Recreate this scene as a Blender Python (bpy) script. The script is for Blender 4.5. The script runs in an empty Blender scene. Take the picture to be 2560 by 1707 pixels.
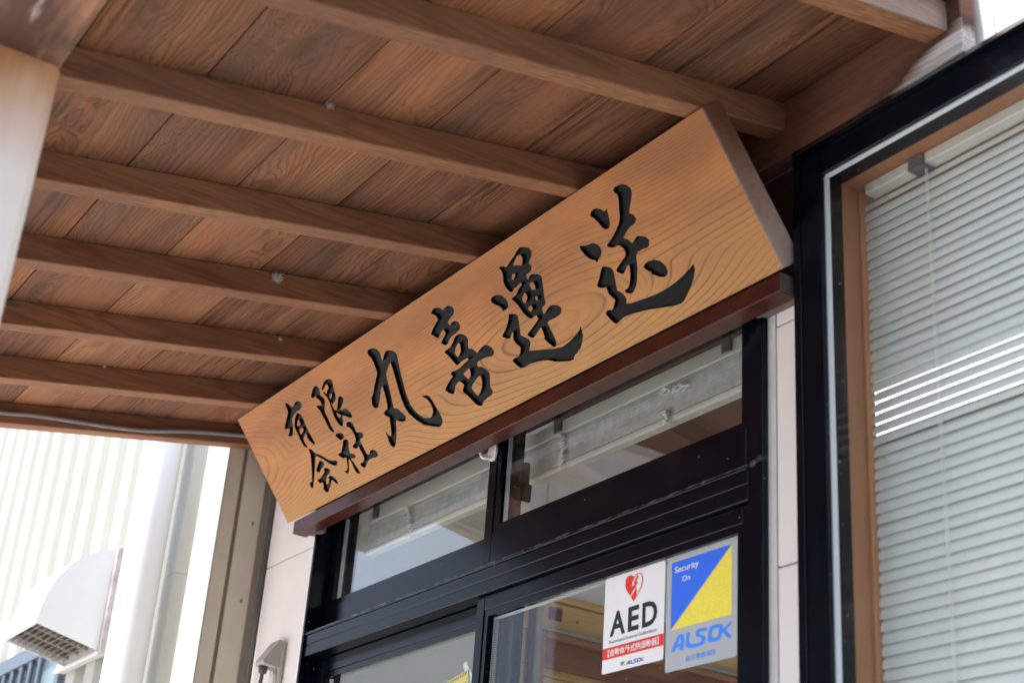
import bpy, bmesh, math, random
from mathutils import Vector, Matrix
random.seed(7)
S = bpy.context.scene
COL = S.collection
R = math.radians

# ------------------------------------------------------------------ camera, sky, sun, exposure
cam_data = bpy.data.cameras.new('camera')
cam_data.sensor_width = 36.0
cam_data.lens = 52.734
cam_data.clip_start = 0.05
cam_data.clip_end = 500.0
cam = bpy.data.objects.new('camera', cam_data)
COL.objects.link(cam)
_r0 = Vector((0.55793161, 0.82705073, 0.06855223))
_r1 = Vector((-0.32079344, 0.29111514, -0.90130103))
_r2 = Vector((-0.76537827, 0.48087323, 0.42773479))
cm = Matrix((_r0, -_r1, -_r2)).transposed().to_4x4()
cm.translation = Vector((0.0, -1.6, 1.25))
cam.matrix_world = cm
cam_data.dof.use_dof = True
cam_data.dof.focus_distance = 3.15
cam_data.dof.aperture_fstop = 3.9
S.camera = cam

SUN_DIR = Vector((-0.06, -0.34, 0.94)).normalized()      # towards the sun
w = bpy.data.worlds.new('World')
S.world = w
w.use_nodes = True
wn, wl = w.node_tree.nodes, w.node_tree.links
wn.clear()
sky = wn.new('ShaderNodeTexSky')
sky.sky_type = 'NISHITA'
sky.sun_disc = False
sky.sun_elevation = math.asin(SUN_DIR.z)
sky.sun_rotation = math.atan2(SUN_DIR.x, SUN_DIR.y)
sky.air_density = 1.0
sky.dust_density = 4.0
sky.ozone_density = 1.0
hs = wn.new('ShaderNodeHueSaturation')
hs.inputs['Saturation'].default_value = 0.9
bg = wn.new('ShaderNodeBackground')
bg.inputs['Strength'].default_value = 0.12
wo = wn.new('ShaderNodeOutputWorld')
wl.new(sky.outputs[0], hs.inputs['Color'])
wl.new(hs.outputs[0], bg.inputs['Color'])
wl.new(bg.outputs[0], wo.inputs['Surface'])

sd = bpy.data.lights.new('sun', 'SUN')
sd.energy = 3.4
sd.angle = R(4.0)
sd.color = (1.0, 0.97, 0.93)
so = bpy.data.objects.new('sun', sd)
so.rotation_euler = SUN_DIR.to_track_quat('Z', 'Y').to_euler()
so.location = (3, -6, 8)
COL.objects.link(so)

S.view_settings.view_transform = 'Standard'
S.view_settings.look = 'None'
S.view_settings.gamma = 1.0
S.view_settings.use_curve_mapping = False
S.view_settings.exposure = 1.65
S.render.engine = 'CYCLES'
S.cycles.max_bounces = 10
S.cycles.transparent_max_bounces = 16

# ------------------------------------------------------------------ node helpers
class NT:
    def __init__(self, name):
        self.m = bpy.data.materials.new(name)
        self.m.use_nodes = True
        self.t = self.m.node_tree
        self.t.nodes.clear()
        self.out = self.t.nodes.new('ShaderNodeOutputMaterial')
    def n(self, kind, **kw):
        o = self.t.nodes.new('ShaderNode' + kind)
        for k, v in kw.items():
            setattr(o, k, v)
        return o
    def put(self, sock, v):
        if hasattr(v, 'is_output') or isinstance(v, bpy.types.NodeSocket):
            self.t.links.new(v, sock)
        elif v is not None:
            if sock.type == 'RGBA' and len(v) == 3:
                v = (*v, 1)
            sock.default_value = v
    def math(self, op, a, b=None, c=None, clamp=False):
        o = self.n('Math', operation=op, use_clamp=clamp)
        for i, v in enumerate((a, b, c)):
            if v is not None:
                self.put(o.inputs[i], v)
        return o.outputs[0]
    def vmath(self, op, a, b=None):
        o = self.n('VectorMath', operation=op)
        self.put(o.inputs[0], a)
        if b is not None:
            self.put(o.inputs[1], b)
        return o.outputs['Value'] if op in ('DOT_PRODUCT', 'LENGTH') else o.outputs[0]
    def noise(self, vec, scale, detail=3, rough=0.5, dist=0.0, dim='3D'):
        o = self.n('TexNoise', noise_dimensions=dim)
        if vec is not None:
            self.put(o.inputs['Vector'], vec)
        o.inputs['Scale'].default_value = scale
        o.inputs['Detail'].default_value = detail
        o.inputs['Roughness'].default_value = rough
        o.inputs['Distortion'].default_value = dist
        return o.outputs['Fac']
    def ramp(self, fac, stops, interp='LINEAR'):
        o = self.n('ValToRGB')
        o.color_ramp.interpolation = interp
        e = o.color_ramp.elements
        while len(e) < len(stops):
            e.new(0.5)
        for i, (p, c) in enumerate(stops):
            e[i].position = p
            e[i].color = (c, c, c, 1) if isinstance(c, (int, float)) else (*c, 1)
        self.put(o.inputs[0], fac)
        return o.outputs[0]
    def mix(self, fac, a, b, mode='MIX'):
        o = self.n('Mix', data_type='RGBA', blend_type=mode)
        o.clamp_factor = True
        self.put(o.inputs[0], fac)
        self.put(o.inputs[6], a)
        self.put(o.inputs[7], b)
        return o.outputs[2]
    def map(self, vec, scale=(1, 1, 1), loc=(0, 0, 0), rot=(0, 0, 0)):
        o = self.n('Mapping')
        self.put(o.inputs['Vector'], vec)
        o.inputs['Scale'].default_value = scale
        o.inputs['Location'].default_value = loc
        o.inputs['Rotation'].default_value = rot
        return o.outputs[0]
    def obj(self):
        return self.n('TexCoord').outputs['Object']
    def bump(self, h, strength=0.3, dist=0.002):
        o = self.n('Bump')
        o.inputs['Strength'].default_value = strength
        o.inputs['Distance'].default_value = dist
        self.put(o.inputs['Height'], h)
        return o.outputs[0]
    def bsdf(self, color, rough=0.6, spec=0.4, metal=0.0, normal=None, coat=0.0, coat_rough=0.2):
        o = self.n('BsdfPrincipled')
        self.put(o.inputs['Base Color'], color)
        self.put(o.inputs['Roughness'], rough)
        self.put(o.inputs['Specular IOR Level'], spec)
        self.put(o.inputs['Metallic'], metal)
        o.inputs['Coat Weight'].default_value = coat
        o.inputs['Coat Roughness'].default_value = coat_rough
        if normal is not None:
            self.put(o.inputs['Normal'], normal)
        self.t.links.new(o.outputs[0], self.out.inputs['Surface'])
        return o

def rnd_coords(k, axis):
    """object coordinates turned so that the grain runs along X, shifted per object"""
    c = k.obj()
    sep = k.n('SeparateXYZ'); k.put(sep.inputs[0], c)
    order = {'x': (0, 1, 2), 'y': (1, 0, 2), 'z': (2, 0, 1)}[axis]
    cb = k.n('CombineXYZ')
    for i, j in enumerate(order):
        k.put(cb.inputs[i], sep.outputs[j])
    rnd = k.n('ObjectInfo').outputs['Random']
    sh = k.n('CombineXYZ')
    k.put(sh.inputs[0], k.math('MULTIPLY', rnd, 37.0))
    k.put(sh.inputs[1], 0.0)
    k.put(sh.inputs[2], k.math('MULTIPLY', rnd, 11.0))
    return cb.outputs[0], k.vmath('ADD', cb.outputs[0], sh.outputs[0]), rnd

def wood_mat(name, axis, light, dark, lines, freq=70.0, yc=(-0.4, 0.4), wob=0.09, weather=None, wamt=0.0,
             rough=0.72, spec=0.25, line_amt=0.75, fib=0.25, bumpy=0.35, figure=0.0, post=None):
    k = NT(name)
    base, p, rnd = rnd_coords(k, axis)
    sp = k.n('SeparateXYZ'); k.put(sp.inputs[0], p)
    sb = k.n('SeparateXYZ'); k.put(sb.inputs[0], base)
    warp = k.math('SUBTRACT', k.noise(k.map(p, (1.6, 9, 9)), 1.0, 3, 0.55), 0.5)
    warp2 = k.math('SUBTRACT', k.noise(k.map(p, (6, 26, 26)), 1.0, 2), 0.5)
    burl = k.ramp(k.noise(k.map(p, (1.5, 5, 5)), 1.0, 2), [(0.50, 0.0), (0.68, 1.0)])
    stir = k.math('SUBTRACT', k.noise(k.map(p, (9, 20, 20)), 1.0, 4, 0.6, 0.8), 0.5)
    kn = k.n('TexVoronoi', voronoi_dimensions='2D'); k.put(kn.inputs['Vector'], k.map(p, (1.9, 5.0, 0))); kn.inputs['Scale'].default_value = 1.0
    kd = kn.outputs['Distance']
    knot = k.ramp(kd, [(0.0, 1.0), (0.16, 0.35), (0.34, 0.0)])
    # heart of the tree sits somewhere under the board; its depth wanders along the grain
    hx = k.math('MULTIPLY', k.math('SUBTRACT', k.noise(k.map(p, (1.3, 0, 0)), 1.0, 2), 0.5), wob * 5)
    cy = k.math('MULTIPLY_ADD', rnd, yc[1] - yc[0], yc[0])
    cy = k.math('MULTIPLY', cy, 0.25)
    y = k.math('SUBTRACT', sb.outputs[1], cy)
    y = k.math('MULTIPLY_ADD', warp, 0.06, y)
    f = k.math('SQRT', k.math('ADD', k.math('MULTIPLY', y, y), k.math('MULTIPLY', hx, hx)))
    f = k.math('MULTIPLY_ADD', warp2, 0.006, f)
    if figure > 0:
        f = k.math('MULTIPLY_ADD', k.math('MULTIPLY', burl, stir), 0.085 * figure, f)
        f = k.math('MULTIPLY_ADD', knot, 0.05 * figure, f)
    t = k.math('FRACT', k.math('MULTIPLY', f, freq))
    ln = k.ramp(t, [(0.0, 0.25), (0.12, 0.0), (0.55, 0.1), (0.88, 1.0), (1.0, 0.25)])
    ln = k.math('MULTIPLY', ln, k.ramp(k.noise(k.map(p, (3, 14, 14)), 1.0, 2), [(0.3, 0.25), (0.7, 1.0)]))
    fibre = k.noise(k.map(p, (5, 170, 170)), 1.0, 4, 0.65)
    broad = k.noise(k.map(p, (1.1, 8, 8)), 1.0, 3)
    col = k.mix(k.ramp(broad, [(0.3, 0.0), (0.7, 1.0)]), dark, light)
    col = k.mix(k.math('MULTIPLY', ln, line_amt), col, lines)
    col = k.mix(k.math('MULTIPLY', k.ramp(fibre, [(0.35, 1.0), (0.65, 0.0)]), fib), col, lines)
    if weather is not None:
        wz = k.ramp(k.noise(k.map(p, (2.0, 10, 10)), 1.0, 4, 0.6), [(0.46, 0.0), (0.68, 1.0)])
        col = k.mix(k.math('MULTIPLY', wz, wamt), col, weather)
    if figure > 0:
        core = k.ramp(kd, [(0.0, 1.0), (0.055, 0.8), (0.10, 0.0)])
        col = k.mix(k.math('MULTIPLY', core, 0.45), col, lines)
        streaks = k.ramp(k.noise(k.map(p, (4, 90, 90)), 1.0, 4, 0.65), [(0.45, 0.0), (0.62, 1.0)])
        blot = k.ramp(k.noise(k.map(p, (1.0, 6, 6), (4, 1, 0)), 1.0, 3, 0.6), [(0.5, 0.0), (0.62, 1.0)])
        col = k.mix(k.math('MULTIPLY', k.math('MULTIPLY', streaks, blot), 0.95), col, lines)
        warm = k.ramp(k.noise(k.map(p, (1.7, 7, 7), (9, 3, 0)), 1.0, 3), [(0.5, 0.0), (0.7, 1.0)])
        col = k.mix(k.math('MULTIPLY', warm, 0.5), col, (0.42, 0.165, 0.075))
    if post is not None:
        col = post(k, col, p)
    tint = k.n('ObjectInfo').outputs['Color']
    col = k.mix(1.0, col, tint, 'MULTIPLY')
    h = k.math('ADD', k.math('MULTIPLY', ln, -0.6), k.math('MULTIPLY', fibre, 0.5))
    k.bsdf(col, rough, spec, normal=k.bump(h, bumpy, 0.0015))
    return k.m

def plain_mat(name, col, rough=0.5, spec=0.4, metal=0.0, var=0.12, vscale=9.0, bump=0.0, bscale=200.0, coat=0.0, specks=0.0, speck_col=(0.55, 0.55, 0.52), ledge=None):
    k = NT(name)
    c = k.obj()
    nz = k.noise(c, vscale, 4, 0.6)
    dk = tuple(x * (1 - var) for x in col)
    lt = tuple(min(1, x * (1 + var)) for x in col)
    co = k.mix(k.ramp(nz, [(0.3, 0.0), (0.7, 1.0)]), dk, lt)
    rg = rough
    if specks > 0:
        v = k.n('TexVoronoi'); k.put(v.inputs['Vector'], c); v.inputs['Scale'].default_value = 65.0
        sc = k.n('SeparateColor'); k.put(sc.inputs[0], v.outputs['Color'])
        v2 = k.math('LESS_THAN', v.outputs['Distance'], k.math('MULTIPLY_ADD', sc.outputs[1], 0.11, 0.02))
        pick = k.math('GREATER_THAN', sc.outputs[0], 1.0 - specks)
        dusty = k.ramp(k.noise(k.map(c, (30, 30, 6)), 1.0, 4, 0.7), [(0.5, 0.0), (0.9, 1.0)])
        fac = k.math('ADD', k.math('MULTIPLY', k.math('MULTIPLY', v2, pick), 0.75), k.math('MULTIPLY', dusty, 0.012), clamp=True)
        co = k.mix(fac, co, speck_col)
        rg = k.math('MULTIPLY_ADD', fac, 0.5, rough, clamp=True)
    if ledge is not None:
        s = k.n('SeparateXYZ'); k.put(s.inputs[0], c)
        band = k.math('SUBTRACT', 1.0, k.math('ABSOLUTE', k.math('DIVIDE', k.math('SUBTRACT', s.outputs[2], ledge), 0.007)), clamp=True)
        dirt = k.ramp(k.noise(k.map(c, (24, 24, 160)), 1.0, 4, 0.75), [(0.46, 0.0), (0.75, 1.0)])
        co = k.mix(k.math('MULTIPLY', k.math('MULTIPLY', band, dirt), 0.55), co, speck_col)
    nrm = None
    if bump > 0:
        nrm = k.bump(k.noise(c, bscale, 3, 0.6), bump, 0.001)
    k.bsdf(co, rg, spec, metal, nrm, coat)
    return k.m

def glass_mat(name, dirt=0.06, tint=(0.965, 0.975, 0.97), boost=1.0):
    k = NT(name)
    g = k.n('NewGeometry')
    d = k.math('ABSOLUTE', k.vmath('DOT_PRODUCT', g.outputs['Normal'], g.outputs['Incoming']))
    s = k.math('POWER', k.math('SUBTRACT', 1.0, d), 5.0)
    fr = k.math('MULTIPLY', k.math('MULTIPLY_ADD', s, 0.6, 0.028), boost, clamp=True)
    tr = k.n('BsdfTransparent'); k.put(tr.inputs[0], (*tint, 1))
    gl = k.n('BsdfGlossy'); gl.inputs['Roughness'].default_value = 0.012
    k.put(gl.inputs[0], (0.95, 0.97, 1.0, 1))
    m1 = k.n('MixShader'); k.put(m1.inputs[0], fr)
    k.t.links.new(tr.outputs[0], m1.inputs[1]); k.t.links.new(gl.outputs[0], m1.inputs[2])
    c = k.obj()
    streak = k.ramp(k.noise(k.map(c, (120, 120, 2.2)), 1.0, 3, 0.7), [(0.60, 0.0), (0.85, 1.0)])
    film = k.noise(c, 6.0, 4, 0.6)
    v = k.n('TexVoronoi'); k.put(v.inputs['Vector'], c); v.inputs['Scale'].default_value = 85.0
    sc = k.n('SeparateColor'); k.put(sc.inputs[0], v.outputs['Color'])
    dot = k.math('MULTIPLY', k.math('LESS_THAN', v.outputs['Distance'], 0.09), k.math('GREATER_THAN', sc.outputs[0], 0.90))
    df = k.n('BsdfDiffuse'); k.put(df.inputs[0], (0.62, 0.62, 0.6, 1))
    fac = k.math('ADD', k.math('MULTIPLY', streak, dirt * 1.3), k.math('MULTIPLY', film, dirt * 0.2))
    fac = k.math('ADD', fac, k.math('MULTIPLY', dot, 0.5), clamp=True)
    m2 = k.n('MixShader'); k.put(m2.inputs[0], fac)
    k.t.links.new(m1.outputs[0], m2.inputs[1]); k.t.links.new(df.outputs[0], m2.inputs[2])
    k.t.links.new(m2.outputs[0], k.out.inputs['Surface'])
    return k.m

def emit_mat(name, col, strength):
    k = NT(name)
    e = k.n('Emission'); k.put(e.inputs[0], (*col, 1)); e.inputs[1].default_value = strength
    k.t.links.new(e.outputs[0], k.out.inputs['Surface'])
    return k.m

# ------------------------------------------------------------------ mesh helpers
OFF = {}
def root_off(o):
    while o is not None and o.parent is not None:
        o = o.parent
    return OFF.get(o.name, Vector((0, 0, 0))) if o is not None else Vector((0, 0, 0))

def tag(o, label=None, cat=None, group=None, kind=None):
    if label: o['label'] = label
    if cat: o['category'] = cat
    if group: o['group'] = group
    if kind: o['kind'] = kind
    return o

def thing(name, loc, label, cat, group=None):
    o = bpy.data.objects.new(name, None)
    COL.objects.link(o)
    o.location = loc
    o.empty_display_size = 0.1
    OFF[o.name] = Vector(loc)
    return tag(o, label, cat, group)

class MB:
    """collects shapes given in world metres; build() links them as one mesh object"""
    def __init__(self):
        self.v, self.f = [], []
    def add(self, vs, fs):
        b = len(self.v)
        self.v += [Vector(p) for p in vs]
        self.f += [tuple(b + i for i in q) for q in fs]
        return self
    def box(self, x0, x1, y0, y1, z0, z1, c=0.0):
        if x0 > x1: x0, x1 = x1, x0
        if y0 > y1: y0, y1 = y1, y0
        if z0 > z1: z0, z1 = z1, z0
        c = min(c, (x1 - x0) * .45, (y1 - y0) * .45, (z1 - z0) * .45)
        if c <= 0:
            vs = [(x, y, z) for z in (z0, z1) for y in (y0, y1) for x in (x0, x1)]
            return self.add(vs, [(0, 2, 3, 1), (4, 5, 7, 6), (0, 1, 5, 4), (2, 6, 7, 3), (0, 4, 6, 2), (1, 3, 7, 5)])
        bm = bmesh.new()
        bmesh.ops.create_cube(bm, size=1.0)
        for q in bm.verts:
            q.co = Vector(((x0 + x1) / 2 + q.co.x * (x1 - x0), (y0 + y1) / 2 + q.co.y * (y1 - y0), (z0 + z1) / 2 + q.co.z * (z1 - z0)))
        bmesh.ops.bevel(bm, geom=bm.edges[:], offset=c, segments=1, affect='EDGES')
        bm.verts.index_update()
        self.add([q.co.copy() for q in bm.verts], [tuple(q.index for q in fc.verts) for fc in bm.faces])
        bm.free()
        return self
    def prism(self, poly, axis, a, b):
        """poly: 2-D points; axis x -> (y,z), y -> (x,z), z -> (x,y); extruded from a to b"""
        def P(u, v, t):
            return {'x': (t, u, v), 'y': (u, t, v), 'z': (u, v, t)}[axis]
        n = len(poly)
        vs = [P(u, v, a) for u, v in poly] + [P(u, v, b) for u, v in poly]
        fs = [tuple(range(n)), tuple(range(2 * n - 1, n - 1, -1))]
        fs += [(i, n + i, n + (i + 1) % n, (i + 1) % n) for i in range(n)]
        return self.add(vs, fs)
    def tube(self, pts, r, seg=8, r_end=None, cap=True):
        pts = [Vector(p) for p in pts]
        n = len(pts)
        base = len(self.v)
        up = Vector((0.13, 0.21, 0.97))
        for i, p in enumerate(pts):
            t = (pts[min(i + 1, n - 1)] - pts[max(i - 1, 0)]).normalized()
            a = t.cross(up)
            if a.length < 1e-4: a = t.cross(Vector((1, 0, 0)))
            a.normalize()
            b = t.cross(a)
            rr = r if r_end is None else r + (r_end - r) * i / (n - 1)
            for s in range(seg):
                an = 2 * math.pi * s / seg
                self.v.append(p + a * (rr * math.cos(an)) + b * (rr * math.sin(an)))
        for i in range(n - 1):
            for s in range(seg):
                q = base + i * seg + s
                w2 = base + i * seg + (s + 1) % seg
                self.f.append((q, w2, w2 + seg, q + seg))
        if cap:
            self.f.append(tuple(base + s for s in range(seg))[::-1])
            self.f.append(tuple(base + (n - 1) * seg + s for s in range(seg)))
        return self
    def build(self, name, mat, parent=None, smooth=False, color=None, recalc=True):
        off = root_off(parent)
        me = bpy.data.meshes.new(name)
        me.from_pydata([(p - off)[:] for p in self.v], [], self.f)
        if recalc:
            bm = bmesh.new(); bm.from_mesh(me)
            bmesh.ops.recalc_face_normals(bm, faces=bm.faces[:])
            bm.to_mesh(me); bm.free()
        me.materials.append(mat)
        if smooth:
            for p in me.polygons: p.use_smooth = True
        o = bpy.data.objects.new(name, me)
        COL.objects.link(o)
        if parent is not None: o.parent = parent
        if color: o.color = (*color, 1)
        return o

def single(o, loc):
    """a thing that is one mesh: move its origin to loc"""
    loc = Vector(loc)
    o.data.transform(Matrix.Translation(-loc))
    o.location = loc
    OFF[o.name] = loc
    return o

def flat_mesh(loops, place, thick=0.0):
    """fill closed 2-D loops (even-odd) with Blender's curve fill; returns MB of the flat face mapped by place(u,v)"""
    cu = bpy.data.curves.new('tmp', 'CURVE')
    cu.dimensions = '2D'; cu.fill_mode = 'BOTH'
    for L in loops:
        sp = cu.splines.new('POLY')
        sp.points.add(len(L) - 1)
        for q, (u, v) in zip(sp.points, L):
            q.co = (u, v, 0, 1)
        sp.use_cyclic_u = True
    return curve_to_mb(cu, place)

def curve_to_mb(cu, place, fit=None):
    o = bpy.data.objects.new('tmp', cu)
    COL.objects.link(o)
    dg = bpy.context.evaluated_depsgraph_get()
    dg.update()
    ev = o.evaluated_get(dg)
    me = ev.to_mesh()
    pts = [(v.co.x, v.co.y) for v in me.vertices]
    fs = [tuple(p.vertices) for p in me.polygons]
    ev.to_mesh_clear()
    bpy.data.objects.remove(o); bpy.data.curves.remove(cu)
    if fit and pts:
        xs = [p[0] for p in pts]; ys = [p[1] for p in pts]
        u0, u1, v0, v1 = fit
        sx = (u1 - u0) / (max(xs) - min(xs)); sy = (v1 - v0) / (max(ys) - min(ys))
        mx, my = min(xs), min(ys)
        pts = [(u0 + (x - mx) * sx, v0 + (y - my) * sy) for x, y in pts]
    m = MB()
    m.add([place(u, v) for u, v in pts], fs)
    return m

def text_mb(body, fit, place, bold=0.0):
    cu = bpy.data.curves.new('tmp', 'FONT')
    cu.body = body
    cu.size = 1.0
    cu.offset = bold
    cu.fill_mode = 'FRONT'
    cu.resolution_u = 3
    return curve_to_mb(cu, place, fit)

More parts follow.
